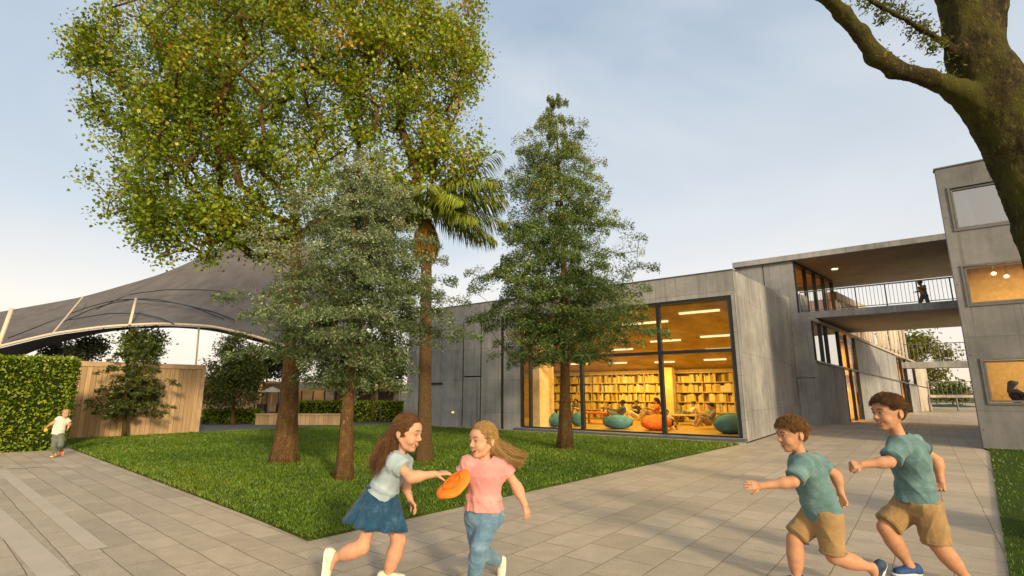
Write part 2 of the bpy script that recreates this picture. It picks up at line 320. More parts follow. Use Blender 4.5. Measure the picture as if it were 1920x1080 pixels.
def grow_grass(name, pts, n, ymax, label):
    pts = [tuple(p) for p in pts]; xs = [p[0] for p in pts]; ys = [p[1] for p in pts]
    q = np.stack([RNG.uniform(min(xs), max(xs), n*6), RNG.uniform(min(ys), min(max(ys), ymax), n*6)], 1)
    keep = RNG.random(len(q)) < np.clip((5.0/np.maximum(q[:, 1], 3.0))**1.5, 0.06, 1)
    q = q[keep]; q = q[in_poly(q+RNG.normal(0, 0.022, q.shape), pts)][:n]; m = len(q); sc_ = np.clip(q[:, 1]/5.5, 0.85, 2.6)
    clump = 0.5+0.5*np.sin(q[:, 0]*5.1+2*np.sin(q[:, 1]*3.3))*np.sin(q[:, 1]*4.3+1.5*np.sin(q[:, 0]*2.7))
    big = 0.5+0.5*np.sin(q[:, 0]*0.9+1.3*np.sin(q[:, 1]*0.7))*np.sin(q[:, 1]*1.1+q[:, 0]*0.35)
    hgt = RNG.uniform(0.020, 0.046, m)*(0.75+0.5*clump)*(0.8+0.2*sc_); wd = RNG.uniform(0.0028, 0.005, m)*sc_
    ang = RNG.uniform(0, 2*math.pi, m); la = RNG.uniform(0, 2*math.pi, m); lean = RNG.uniform(0.1, 0.95, m)*hgt
    b = np.stack([q[:, 0], q[:, 1], np.full(m, 0.02)], 1); w = np.stack([np.cos(ang), np.sin(ang), 0*ang], 1)*wd[:, None]
    l = np.stack([np.cos(la), np.sin(la), 0*la], 1)*lean[:, None]; up = np.stack([0*hgt, 0*hgt, hgt], 1)
    V = np.stack([b-w, b+w, b+l*0.45+up*0.62+w*0.6, b+l+up*0.95], 1)
    ed = edge_dist(q, pts)
    tr_ = np.zeros(m)
    for px_, py_ in ((533, 869), (645, 903), (795, 867), (1060, 843)): g_ = G(px_, py_)[:2]; tr_ += 0.55*np.exp(-(np.linalg.norm(q-g_, axis=1)/0.36)**2)*RNG.random(m)
    rnd = np.clip(tr_+0.42+0.16*RNG.standard_normal(m)+0.22*(clump-0.5)+0.40*(big-0.5)+0.45*np.exp(-(ed/0.06)**2)*RNG.random(m), 0, 1)
    return tag(poly_mesh(name, V.reshape(-1, 3), 4, M_GRASS, None, rnd), label, 'grass', kind='stuff')
grow_grass('grass', LAWN, 240000, 24, 'short green grass of the large lawn between the paving and the library')
grow_grass('grass', LAWN_R, 45000, 14, 'short green grass of the lawn strip below the tower at the right')

# ------------------------------------------------------------------ library building
lib = thing('library_building', (*P_LIB, 0), 'low grey concrete library with a tall amber lit glass front', 'building')
hz = on_plane(880, 706, P_LIB, D2)[1]
GL = (0.11, 7.85, 0.12, 4.24)
joints = [(8.63, 8.83, 0.0, 4.35), (9.75, 9.83, 0.0, 4.35), (10.70, 10.78, 0.0, 4.30), (9.83, 10.70, hz-0.025, hz+0.025)]
door = (11.87, 12.83, 0.0, 1.80)
mb = MB(); holed_wall(mb, FL, 0.0, 14.08, 0.0, 4.985, 0.0, 0.28, [GL, door]+joints); mb.build('wall', M_CONC, lib)
mb = MB()
for j in joints[:3]: mb = MB(); mb.box(FL, j[0]-0.03, j[1]+0.03, 0.283, 0.31, j[2], j[3]+0.03); mb.build('shadow_gap', M_JOINT, lib)
mb = MB(); j = joints[3]; mb.box(FL, j[0]-0.03, j[1]+0.03, 0.313, 0.33, j[2], j[3]+0.03); mb.build('shadow_gap', M_JOINT, lib)
mb = MB(); mb.box(FL, door[0]+0.03, door[1]-0.03, 0.10, 0.15, 0.01, 1.72); dr = mb.build('door', M_CONCP, lib)
mb = MB(); mb.bar(FL.pt(12.70, 0.05, 0.85), FL.pt(12.70, 0.05, 1.05), 0.03); mb.build('handle', M_ALU, dr)
mb = MB(); mb.box(FL, door[0], door[0]+0.03, 0.05, 0.2, 0.0, 1.80); mb.box(FL, door[1]-0.03, door[1], 0.05, 0.2, 0.0, 1.80); mb.box(FL, door[0]+0.03, door[1]-0.03, 0.05, 0.2, 1.72, 1.80); mb.build('door_frame', M_DARK, lib)
lz = on_plane(850, 773, P_LIB, D2)
mb = MB(); mb.box(FL, lz[0]-0.04, lz[0]+0.04, -0.06, -0.002, lz[1]-0.03, lz[1]+0.03); mb.build('wall_light', emit_mat('wall_light_glow', (1, 0.75, 0.4), 1.0), lib)
# flaring side wall: two slabs with rising, then stepped tops
FF = Frame(P_LIB, (0.599, 0.801), (-0.801, 0.599))
def slab(mb, F, a0, a1, n0, n1, z0, za, zb):
    P = F.pt; return mb.hexa([P(a0, n0, z0), P(a1, n0, z0), P(a1, n1, z0), P(a0, n1, z0), P(a0, n0, za), P(a1, n0, zb), P(a1, n1, zb), P(a0, n1, za)])
mb = MB(); slab(mb, FF, 0.292, 4.99, 0.0, 0.3, 0.0, 5.0, 5.30); slab(mb, FF, 5.01, 9.98, 0.0, 0.3, 0.0, 5.302, 5.63); mb.build('side_wall', M_CONCF, lib)
mb = MB(); slab(mb, FF, 4.985, 5.015, 0.02, 0.28, 0.0, 5.28, 5.28); slab(mb, FF, 0.0, 9.98, -0.004, 0.03, -0.01, 0.035, 0.035); mb.build('shadow_gap', M_JOINT, lib)
e0 = np.array(FF.pt(10.02, 0, 0)[:2]); FS = Frame(e0, B_WING-e0, N2); LS = float(np.linalg.norm(B_WING-e0))
mb = MB(); slab(mb, FS, 0.0, LS, 0.0, 0.3, 2.03, 5.10, 4.56); slab(mb, FS, 0.0, LS, 0.0, 0.3, 0.0, 2.0, 2.0); mb.build('return_wall', M_CONCP, lib)
mb = MB(); mb.prism([FL.pt(0.3, 0.285, 0)[:2], FL.pt(14.05, 0.285, 0)[:2], FL.pt(14.05, 11, 0)[:2], FL.pt(0.3, 11, 0)[:2]], 4.75, 4.95); mb.build('roof', M_CONCP, lib)
mb = MB(); mb.box(FL, -0.01, 14.1, -0.02, 0.30, 4.987, 5.02); mb.build('roof_coping', M_STEEL, lib)
mb = MB(); mb.box(FL, 13.8, 14.08, 0.285, 11, 0.0, 4.74); mb.box(FL, 0.3, 14.05, 11.01, 11.2, 0, 4.95); mb.build('wall', M_CONC, lib)
mb = MB(); mb.box(FL, -0.02, 7.95, -0.32, -0.003, 0.0, 0.11); mb.build('sill', M_SILL, lib)
mb = MB(); mb.box(FL, -0.02, 8.6, -0.44, -0.323, -0.01, 0.04); mb.box(FL, 8.6, 14.0, -0.40, -0.003, -0.01, 0.03); mb.build('kerb', M_KERB, lib)
# glazing
mb = MB(); MULL = [2.39, 5.24, 7.42]; ZT = 2.62
mb.box(FL, GL[0], GL[1], 0.02, 0.14, GL[2], GL[2]+0.05); mb.box(FL, GL[0], GL[1], 0.02, 0.14, GL[3]-0.09, GL[3])
for a, w in [(GL[0]+0.045, 0.09)]+[(m, 0.12) for m in MULL[:2]]+[(7.42, 0.08), (GL[1]-0.03, 0.06)]:
    mb.box(FL, a-w/2, a+w/2, 0.015, 0.16, GL[2]+0.05, GL[3]-0.09)
xs = [GL[0]+0.09]+sum([[m-w/2, m+w/2] for m, w in ((2.39, .12), (5.24, .12), (7.42, .08))], [])+[GL[1]-0.06]
for i in range(0, 8, 2): mb.box(FL, xs[i], xs[i+1], 0.018, 0.15, ZT-0.05, ZT+0.05)
win = mb.build('window_frame', M_DARK, lib)
for i in range(0, 8, 2):
    for z0, z1 in ((GL[2]+0.05, ZT-0.05), (ZT+0.05, GL[3]-0.09)):
        m2 = MB(); m2.quad(FL.pt(xs[i], 0.08, z0), FL.pt(xs[i+1], 0.08, z0), FL.pt(xs[i+1], 0.08, z1), FL.pt(xs[i], 0.08, z1)); m2.build('pane', M_GLASS, win)
# interior
ND = 8.0
def ceil_z(n): return 4.2-(4.2-2.42)*(n/ND)
mb = MB(); mb.box(FL, 0.0, 13.7, 0.3, 10.9, 0.0, 0.10); mb.build('floor', M_AMBERF, lib)
mb = MB(); mb.hexa([FL.pt(0.0, 0.29, ceil_z(0.29)), FL.pt(13.7, 0.29, ceil_z(0.29)), FL.pt(13.7, ND, ceil_z(ND)), FL.pt(0.0, ND, ceil_z(ND)), FL.pt(0.0, 0.29, 4.6), FL.pt(13.7, 0.29, 4.6), FL.pt(13.7, ND, 4.6), FL.pt(0.0, ND, 4.6)])
cl = mb.build('ceiling', M_AMBERC, lib)
mb = MB(); mb.box(FL, 0.0, 13.7, ND, ND+0.1, 0.0, 4.6); mb.build('back_wall', M_AMBERW, lib)
mb = MB(); mb.box(FL, 7.2, 7.5, 0.35, 1.35, 0.1, 4.0); mb.build('interior_column', M_AMBERW, lib)
mb = MB(); mb.box(FL, 4.55, 4.95, ND-0.9, ND-0.5, 0.1, 2.5); mb.build('interior_column', M_AMBERW, lib)
mb = MB(); mb.box(FF, 0.4, 9.5, 0.303, 0.33, 0.1, 4.5); mb.build('interior_lining', M_AMBERW, lib)
for k, (a0, a1, n) in enumerate([(0.7, 2.0, 0.9), (2.6, 4.3, 1.5), (0.9, 2.1, 3.4), (2.9, 4.1, 3.6), (5.6, 6.8, 2.2), (1.4, 2.4, 5.0), (3.4, 4.4, 5.2), (5.2, 6.2, 4.4), (6.8, 7.9, 5.2), (2.0, 2.9, 6.4), (4.2, 5.1, 6.5), (6.4, 7.3, 6.4), (8.4, 9.3, 6.3), (0.9, 1.6, 6.9)]):
    mb = MB(); z = ceil_z(n); mb.hexa([FL.pt(a0, n, z-0.06), FL.pt(a1, n, z-0.06), FL.pt(a1, n+0.07, z-0.078), FL.pt(a0, n+0.07, z-0.078), FL.pt(a0, n, z-0.012), FL.pt(a1, n, z-0.012), FL.pt(a1, n+0.07, z-0.03), FL.pt(a0, n+0.07, z-0.03)])
    mb.build('ceiling_light', M_LAMP, lib)
def area_lamp(loc, sx, sy, power, col=(1, 0.62, 0.20), rot=(0, 0, 0)):
    l = bpy.data.lights.new('room_lamp', 'AREA'); l.shape = 'RECTANGLE'; l.size = sx; l.size_y = sy; l.energy = power; l.color = col
    o = bpy.data.objects.new('room_lamp', l); C.objects.link(o); o.location = loc; o.rotation_euler = rot; return o
LANG = math.atan2(D2[1], D2[0])
for a, n, pw in ((3.5, 1.6, 135), (4.5, 4.0, 150), (5.5, 6.2, 160), (10.5, 5.5, 80)):
    area_lamp(FL.pt(a, n, ceil_z(n)-0.15), 5.5, 0.5, pw, (1, 0.67, 0.12), (0, 0, LANG))

# book wall: one shelf case and the books standing in it
case = thing('bookcase', FL.pt(6, ND-0.3, 0.1), 'long pale oak bookcase along the back wall of the library', 'bookcase')
ZS = [0.14, 0.54, 0.97, 1.40, 1.83, 2.26]
for z in ZS:
    mb = MB(); mb.box(FL, 0.7, 12.2, ND-0.42, ND-0.015, z-0.02, z+0.02); mb.build('shelf', M_SHELF, case)
A_UP = [0.7, 2.1, 3.4, 4.75, 6.1, 7.5, 8.9, 10.3, 12.2]
for a in A_UP:
    for z0, z1 in zip(ZS[:-1], ZS[1:]): mb = MB(); mb.box(FL, a-0.02, a+0.02, ND-0.40, ND-0.015, z0+0.021, z1-0.021); mb.build('upright', M_SHELF, case)
mb = MB(); mb.box(FL, 0.7, 12.2, ND-0.014, ND-0.004, 0.14, 2.28); mb.build('back_panel', M_SHELF, case)
BOOKC = {'pale yellow': (0.55, 0.40, 0.13), 'cream': (0.66, 0.54, 0.32), 'brown': (0.16, 0.09, 0.04), 'ochre': (0.38, 0.24, 0.06), 'grey': (0.25, 0.22, 0.18)}
BM = {}
def book_mesh(col, th, hh, dp=0.24):
    key = (col, th, hh)
    if key not in BM:
        mb = MB(); F0 = Frame((0, 0), (1, 0), (0, 1))
        mb.box(F0, 0, th, 0, dp, 0, 0.012); 
        mb = MB(); mb.box(F0, 0, 0.008, 0, dp, 0, hh); mb.box(F0, th-0.008, th, 0, dp, 0, hh); mb.box(F0, 0.008, th-0.008, 0, 0.008, 0, hh); mb.box(F0, 0.008, th-0.008, 0.01, dp-0.01, 0.008, hh-0.008)
        me = bpy.data.meshes.new('book'); me.from_pydata(mb.v, [], mb.f); me.update(); me.materials.append(plain('book_'+col.replace(' ', '_'), BOOKC[col], 0.7)); BM[key] = me
    return BM[key]
slots = []
for r, z in enumerate(ZS[:-1]):
    for a0, a1 in zip(A_UP[:-1], A_UP[1:]):
        a = a0+0.04
        while True:
            if RNG.random() < 0.05: a += RNG.uniform(0.08, 0.28)
            col = str(RNG.choice(list(BOOKC), p=[0.46, 0.24, 0.10, 0.14, 0.06])); th = float(RNG.choice([0.045, 0.06, 0.08, 0.11])); hh = float(RNG.choice([0.26, 0.30, 0.33, 0.36]))
            if a+th > a1-0.03: break
            slots.append((a+th, z+0.021, col, th, hh)); a += th+0.003
vis = sorted(slots, key=lambda q: (abs(q[0]-4.6)+(0.8 if q[1] > 1.7 else 0)))
for a, z, col, th, hh in vis[:290]:
    o = bpy.data.objects.new('book', book_mesh(col, th, hh)); C.objects.link(o); o.location = FL.pt(a, ND-0.36, z); o.rotation_euler = (0, 0, LANG+math.pi)
    tag(o, f'{col} book standing on the pale oak library shelves', 'book', f'{col} books on the library shelves')
mb = MB(); mi = []
for a, z, col, th, hh in vis[290:]:
    n0 = len(mb.f); mb.box(FL, a-th, a, ND-0.36, ND-0.10, z, z+hh); mi += [list(BOOKC).index(col)]*(len(mb.f)-n0)
o = mb.build('books', [BM[next(k for k in BM if k[0] == c_)].materials[0] if any(k[0] == c_ for k in BM) else M_SHELF for c_ in BOOKC]); o.data.polygons.foreach_set('material_index', mi)
tag(o, 'remaining rows of pale and brown books towards the ends of the library shelves', 'books', kind='stuff')

# ------------------------------------------------------------------ tower
tow = thing('tower', (*T_TOW, 0), 'grey concrete tower with three framed windows at the right edge', 'building')
WINS = [(0.18, 2.3, 5.66, 6.93), (0.17, 2.2, 3.60, 4.72), (0.22, 2.6, 1.09, 2.25)]
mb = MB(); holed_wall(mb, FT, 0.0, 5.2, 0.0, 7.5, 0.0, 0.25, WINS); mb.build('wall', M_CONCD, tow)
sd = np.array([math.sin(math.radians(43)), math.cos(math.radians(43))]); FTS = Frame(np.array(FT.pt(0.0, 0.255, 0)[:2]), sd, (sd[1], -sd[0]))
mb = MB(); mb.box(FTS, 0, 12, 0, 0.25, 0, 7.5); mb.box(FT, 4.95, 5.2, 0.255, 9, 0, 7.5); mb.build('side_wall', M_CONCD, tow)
mb = MB(); mb.prism([FT.pt(0.02, 0.26, 0)[:2], FT.pt(5.1, 0.26, 0)[:2], FT.pt(5.1, 9, 0)[:2], FT.pt(1.3, 9, 0)[:2]], 7.3, 7.49); mb.build('roof', M_CONCD, tow)
mb = MB(); mb.box(FT, -0.03, 5.22, -0.03, 0.27, 7.502, 7.54); mb.build('roof_coping', M_STEEL, tow)
mb = MB()
for z in (1.35, 3.0, 5.05, 7.0): pass
for w, (a0, a1, z0, z1) in enumerate(WINS):
    mb = MB()
    for q, (o_, n0, n1, th) in enumerate(((0.0, -0.03, 0.05, 0.05), (0.065, 0.03, 0.12, 0.045))):
        b0, b1, c0, c1 = a0+o_, a1-o_, z0+o_, z1-o_
        mb.box(FT, b0, b0+th, n0, n1, c0, c1); mb.box(FT, b1-th, b1, n0, n1, c0, c1); mb.box(FT, b0+th, b1-th, n0+.001, n1-.001, c0, c0+th); mb.box(FT, b0+th, b1-th, n0+.001, n1-.001, c1-th, c1)
    fr = mb.build('window_frame', M_FRAME, tow)
    mb = MB(); mb.quad(*[FT.pt(a, 0.09, z) for a, z in ((a0+.1, z0+.1), (a1-.1, z0+.1), (a1-.1, z1-.1), (a0+.1, z1-.1))]); mb.build('pane', M_GLASSR if w == 0 else M_GLASS, fr)
for z0, z1, nm in ((5.2, 7.2, 0), (3.2, 5.1, 1), (0.7, 3.1, 2)):
    mb = MB(); wm = M_AMBERW if nm else M_CONCP
    mb.box(FT, 0.30, 4.9, 2.9, 3.0, z0, z1); mb.box(FT, 0.25, 0.295, 0.26, 3.0, z0, z1); mb.build('room_wall', wm, tow)
    mb = MB(); mb.box(FT, 0.25, 4.9, 0.26, 3.0, z0-0.08, z0-0.002); mb.build('room_floor', M_AMBERF, tow)
    mb = MB(); mb.box(FT, 0.25, 4.9, 0.26, 3.0, z1+0.002, z1+0.05); mb.build('room_ceiling', wm, tow)
    if nm: area_lamp(FT.pt(1.6, 1.4, z1-0.06), 1.5, 0.3, 62 if nm == 1 else 56, (1, 0.72, 0.30), (0, 0, LANG))
mb = MB()
for (a, n, z, r) in ((0.95, 2.4, 4.15, 0.07), (1.15, 2.2, 3.85, 0.05)):
    pass
for (a, n, z) in ((1.0, 1.6, 4.98), (1.35, 2.3, 4.98)):
    mb = MB(); mb.tube([FT.pt(a, n, z+0.1), FT.pt(a, n, z-0.25)], 0.008, 5); g_ = mb.build('pendant_lamp', M_DARK, tow)
    mb = MB(); mb.tube([FT.pt(a, n, z-0.25), FT.pt(a, n, z-0.29), FT.pt(a, n, z-0.34)], [0.03, 0.07, 0.04], 10); mb.build('bulb', emit_mat('pendant_glow', (1, 0.75, 0.4), 2), g_)
mb = MB()
for k in range(9):
    a = 0.32+k*0.032; mb.tube([FT.pt(a, 0.30+0.03*(k % 2), 6.95), FT.pt(a+0.02*k*0.3, 0.32+0.02*(k % 2), 6.2), FT.pt(a+0.05+0.012*k, 0.32+0.03*(k % 2), 5.5)], 0.028, 6)
mb.build('curtain', M_CURT, tow, smooth=True)

# ------------------------------------------------------------------ wing, balcony bridge
wing = thing('classroom_wing', (*B_WING, 0), 'long concrete and glass wing running away behind the two running boys', 'building')
def ztop(a): return 4.52-0.044*min(a, 24)-0.02*max(0, a-24)
def zband(a): return 2.72-0.036*a
lower = [(0.0, 2.55, 'c'), (2.6, 4.2, 'c'), (4.25, 5.5, 'g'), (5.55, 6.9, 'g'), (6.95, 9.0, 'c'), (9.05, 11.6, 'c'), (11.65, 14.7, 'c'), (14.75, 17.4, 'c'), (17.5, 18.9, 'g'), (19.0, 20.4, 'g'), (20.5, 23.6, 'c'), (23.7, 28.6, 'p')]
upper = [(0.05, 1.15, 'w'), (1.2, 2.0, 'w'), (2.05, 3.95, 'w'), (4.05, 5.3, 'g'), (5.35, 6.9, 'g'), (7.0, 9.3, 'c'), (9.35, 11.9, 'c'), (11.95, 14.7, 'c'), (14.75, 17.3, 'c'), (17.4, 18.6, 'g'), (18.7, 20.3, 'g'), (20.4, 23.4, 'w'), (23.5, 28.6, 'p')]
def panel(F, a0, a1, n0, n1, f0, f1, mat, name, parent):
    P = F.pt; mb = MB(); mb.hexa([P(a0, n0, f0(a0)), P(a1, n0, f0(a1)), P(a1, n1, f0(a1)), P(a0, n1, f0(a0)), P(a0, n0, f1(a0)), P(a1, n0, f1(a1)), P(a1, n1, f1(a1)), P(a0, n1, f1(a0))]); return mb.build(name, mat, parent)
for row, f0, f1 in ((lower, lambda a: 0.0, lambda a: zband(a)-0.035), (upper, lambda a: zband(a)+0.045, lambda a: ztop(a))):
    for a0, a1, k in row:
        if k == 'c': panel(FW, a0, a1, 0.0, 0.12, f0, f1, M_CONCP, 'wall_panel', wing)
        elif k == 'p': panel(FW, a0, a1, -0.05, 0.3, f0, f1, M_CONCW, 'wall_panel', wing)
        else:
            mb = MB(); P = FW.pt; nn = 0.05; mb.quad(P(a0, nn, f0(a0)), P(a1, nn, f0(a1)), P(a1, nn, f1(a1)), P(a0, nn, f1(a0))); mb.build('pane', M_GLASSR if k == 'w' else M_GLASSM, wing)
            for q in (a0-0.035, a1+0.035):
                mb = MB(); mb.hexa([P(q-.03, -.03, f0(q)), P(q+.03, -.03, f0(q)), P(q+.03, .1, f0(q)), P(q-.03, .1, f0(q)), P(q-.03, -.03, f1(q)), P(q+.03, -.03, f1(q)), P(q+.03, .1, f1(q)), P(q-.03, .1, f1(q))]); mb.build('mullion', M_DARK, wing)
panel(FW, 0.0, 23.6, -0.06, 0.13, lambda a: zband(a)-0.033, lambda a: zband(a)+0.043, M_STEEL, 'band_course', wing)
panel(FW, 0.0, 28.6, -0.06, 0.35, lambda a: ztop(a)+0.004, lambda a: ztop(a)+0.14, M_CONCW, 'coping', wing)
mb = MB()
for a0, a1 in ((0, 4.0), (6.95, 17.4), (20.5, 28)): mb.box(FW, a0, a1, 0.16, 0.22, 0, 3.1)
mb.build('backing', M_JOINT, wing)
mb = MB(); mb.box(FW, 0, 28, 3.2, 3.3, 0, 4.6); mb.build('room_wall', M_AMBERW, wing)
mb = MB(); mb.box(FW, 0.1, 28, 0.25, 3.2, 2.2, 2.26); mb.box(FW, 0.1, 28, 0.25, 3.2, 0.0, 0.05); mb.build('room_floor', M_AMBERF, wing)
for a in (0.1, 4.05, 7.0, 17.35, 20.6): mb = MB(); mb.box(FW, a, a+0.08, 0.23, 3.19, 0.06, 4.3-0.04*a); mb.build('partition', M_AMBERW, wing)
mb = MB(); P = FW.pt; mb.hexa([P(0, .36, 4.35), P(28, .36, 3.15), P(28, 3.3, 3.15), P(0, 3.3, 4.35), P(0, .36, 4.45), P(28, .36, 3.25), P(28, 3.3, 3.25), P(0, 3.3, 4.45)]); mb.build('terrace_roof', M_CONCP, wing)
WANG = math.atan2(W2[1], W2[0])
for a, z, pw in ((5.3, 3.9, 130), (5.3, 1.9, 130), (19, 3.1, 110), (19, 1.7, 100)): area_lamp(FW.pt(a, 1.4, z), 3.0, 0.4, pw, (1, 0.68, 0.25), (0, 0, WANG))
# upper storey
CU = np.array(FU.pt(5.65, 0.16, 0)[:2]); FC = Frame(CU, W2, WN)
mb = MB()
for a0, a1 in ((5.67, 6.95), (6.99, 8.25)): mb.box(FU, a0, a1, 0.16, 0.3, 4.6, 7.515)
mb.build('wall_panel', M_CONCP, wing)
mb = MB(); mb.box(FU, 5.6, 8.25, 0.302, 0.33, 4.6, 7.5); mb.build('backing', M_JOINT, wing)
mb = MB(); mb.box(FU, 8.05, 8.25, 0.335, 8.5, 4.6, 7.5); mb.build('end_wall', M_CONCP, wing)
mb = MB(); mb.box(FU, -3.5, 8.3, 0.0, 8.9, 7.52, 7.72); mb.build('roof', M_SOFFIT, wing)
mb = MB(); mb.box(FU, -3.5, 8.3, -0.05, -0.003, 7.525, 7.74); mb.box(FU, -3.5, 8.3, -0.05, 0.2, 7.745, 7.775); mb.build('roof_fascia', M_CONC, wing)
gl = [(0.15, 1.6), (1.7, 3.1), (3.2, 4.6), (4.7, 6.2)]
mb = MB()
for q in (0.08, 1.65, 3.15, 4.65, 6.28): mb = MB(); mb.box(FC, q-0.05, q+0.05, -0.04, 0.12, 5.0, 7.515); mb.build('mullion', M_DARK, wing)
mb = MB(); mb.box(FC, 0.13, 6.23, -0.03, 0.1, 7.38, 7.515); mb.build('transom', M_DARK, wing)
for a0, a1 in gl:
    mb = MB(); mb.quad(*[FC.pt(a, 0.05, z) for a, z in ((a0-.02, 5.0), (a1+.02, 5.0), (a1+.02, 7.38), (a0-.02, 7.38))]); mb.build('pane', M_GLASSM, wing)
mb = MB(); mb.box(FC, 0.0, 1.1, -0.14, -0.06, 5.0, 5.9); mb.build('parapet', M_CONCP, wing)
mb = MB(); mb.box(FC, 0, 27, 3.0, 3.1, 4.55, 7.5); mb.box(FC, 0.0, 0.1, 0.4, 3.0, 4.55, 7.5); mb.build('room_wall', M_AMBERW, wing)
mb = MB(); mb.box(FC, 0.1, 27, 0.2, 2.99, 4.55, 4.6); mb.build('room_floor', M_AMBERF, wing)
mb = MB(); mb.box(FC, 0.1, 6.4, 0.2, 2.99, 7.40, 7.45); mb.build('room_ceiling', M_AMBERC, wing)
area_lamp(FC.pt(3.2, 1.5, 7.3), 4, 0.4, 130, (1, 0.55, 0.15), (0, 0, WANG))
mb = MB(); slab(mb, FC, 6.4, 27, -0.12, 0.4, 6.5, 6.9, 6.75); mb.build('parapet', M_CONCW, wing)
mb = MB()
for k in range(15):
    q = 6.7+k*1.35; mb = MB(); mb.box(FC, q-0.04, q+0.04, -0.03, 0.1, 4.4-0.03*k, 6.498); mb.build('mullion', M_CURT, wing)
for k in range(14):
    q = 6.74+k*1.35; mb = MB(); mb.quad(*[FC.pt(a, 0.03, z) for a, z in ((q, 4.5), (q+1.27, 4.5), (q+1.27, 6.495), (q, 6.495))]); mb.build('pane', M_GLASSM, wing)
    if k % 3 != 1:
        mb = MB()
        for j in range(9): mb.tube([FC.pt(q+0.1+j*0.13, 0.25+0.03*(j % 2), 4.6), FC.pt(q+0.1+j*0.13, 0.25-0.03*(j % 2), 5.5), FC.pt(q+0.1+j*0.13, 0.25+0.03*(j % 2), 6.45)], 0.07, 6)
        mb.build('curtain', M_CURT, wing, smooth=True)
area_lamp(FC.pt(15, 1.5, 6.4), 14, 0.4, 160, (1, 0.62, 0.25), (0, 0, WANG))
mb = MB(); mb.box(FC, 6.45, 27, 0.42, 2.99, 6.5, 6.55); mb.build('room_ceiling', M_AMBERC, wing)

def railing(p0, p1, h, n, label, wire=0.012):
    p0 = np.asarray(p0, float); p1 = np.asarray(p1, float); r = thing('railing', p0, label, 'railing')
    z = V3(0, 0, 1); mb = MB(); mb.bar(p0+z*h, p1+z*h, 0.06, 0.05); mb.build('handrail', M_STEEL, r)
    mb = MB(); mb.bar(p0+z*0.08, p1+z*0.08, 0.03, 0.03); mb.build('bottom_rail', M_STEEL, r)
    proto = None
    for k in range(n+1):
        q = p0+(p1-p0)*k/n; post = k % 8 == 0
        if proto is None or post:
            mb = MB(); mb.bar(q+z*(0.0 if post else 0.096), q+z*(h-0.026), 0.035 if post else wire); o = mb.build('post' if post else 'baluster', M_STEEL, r)
            if not post: proto = (o, q)
            elif k == 0: pass
            if post: continue
        else:
            o = proto[0].copy(); C.objects.link(o); o.parent = r; o.location = tuple(q-proto[1])
        
    return r
br = thing('balcony_bridge', FU.pt(2.5, 4, 4.72), 'wide concrete balcony bridge joining the wing to the tower', 'bridge')
mb = MB(); mb.box(FU, -3.5, 5.64, 0.05, 8.2, 4.72, 4.98); mb.build('deck', M_SOFFIT, br)
mb = MB(); mb.box(FU, -3.5, 5.64, -0.02, 0.047, 4.70, 5.0); mb.build('edge_beam', M_CONC, br)
mb = MB(); mb.tube([FU.pt(4.2, 3.2, 7.515), FU.pt(4.2, 3.2, 7.48)], 0.14, 12); mb.build('soffit_lamp', emit_mat('soffit_glow', (1, 0.8, 0.5), 1.6), wing)
railing(FU.pt(5.5, 0.12, 5.0), FU.pt(-0.4, 0.12, 5.0), 0.96, 44, 'dark balustrade along the front of the balcony bridge')
# further bridges seen between the wing and the tower
def deck(p0, p1, th, depth, label, mat):
    p0 = np.asarray(p0, float); p1 = np.asarray(p1, float); d = nrm((p1-p0)[:2]); n = np.array([-d[1], d[0]]); n = n if n[1] > 0 else -n
    b = thing('footbridge', p0, label, 'bridge'); mb = MB()
    A = [p0, p1, p1+V3(*n*depth, 0), p0+V3(*n*depth, 0)]; mb.hexa([a-V3(0, 0, th) for a in A]+A); mb.build('deck', mat, b)
    mb = MB(); mb.hexa([p0-V3(*n*.05, th+.02), p1-V3(*n*.05, th+.02), p1-V3(*n*.003, th+.02), p0-V3(*n*.003, th+.02), p0-V3(*n*.05, -.02), p1-V3(*n*.05, -.02), p1-V3(*n*.003, -.02), p0-V3(*n*.003, -.02)]); mb.build('edge_beam', mat, b); return b
q0, q1 = at(1690, 680, 36.0), at(1830, 671, 34.0); q1[2] = q0[2]
deck(q0, q1, 0.36, 2.2, 'slim footbridge crossing the gap in front of the green tree', M_CONC)
railing(at(1700, 679, 36.0)*[1, 1, 0]+[0, 0, q0[2]], q1, 1.25, 16, 'thin balustrade on the slim footbridge before the green tree', 0.02)
s0, s1 = at(1742, 741, 41.5), at(1850, 735, 40.0); s1[2] = s0[2]
deck(s0, s1, 0.16, 1.6, 'lowest far walkway above the glazed end of the passage', M_CONCW)
railing(s0, s1, 1.05, 12, 'thin balustrade on the lowest far walkway', 0.02)
gw = thing('glass_screen', G(1745, 772), 'glazed screen closing the far end of the passage', 'glass screen')
g0, g1 = G(1745, 772.5), G(1850, 772.5); zt = at(1742, 745, g0[1])[2]
for k in range(4):
    a = g0+(g1-g0)*k/4; b = g0+(g1-g0)*(k+1)/4; mb = MB(); mb.quad(a, b, b+V3(0, 0, zt), a+V3(0, 0, zt)); mb.build('pane', M_GLASSM, gw)
mb = MB()
for k in range(0, 5, 2): a = g0+(g1-g0)*k/4; mb.bar(a, a+V3(0, 0, zt), 0.08)
mb.bar(g0, g1, 0.1, 0.1); mb.build('frame', M_STEEL, gw)
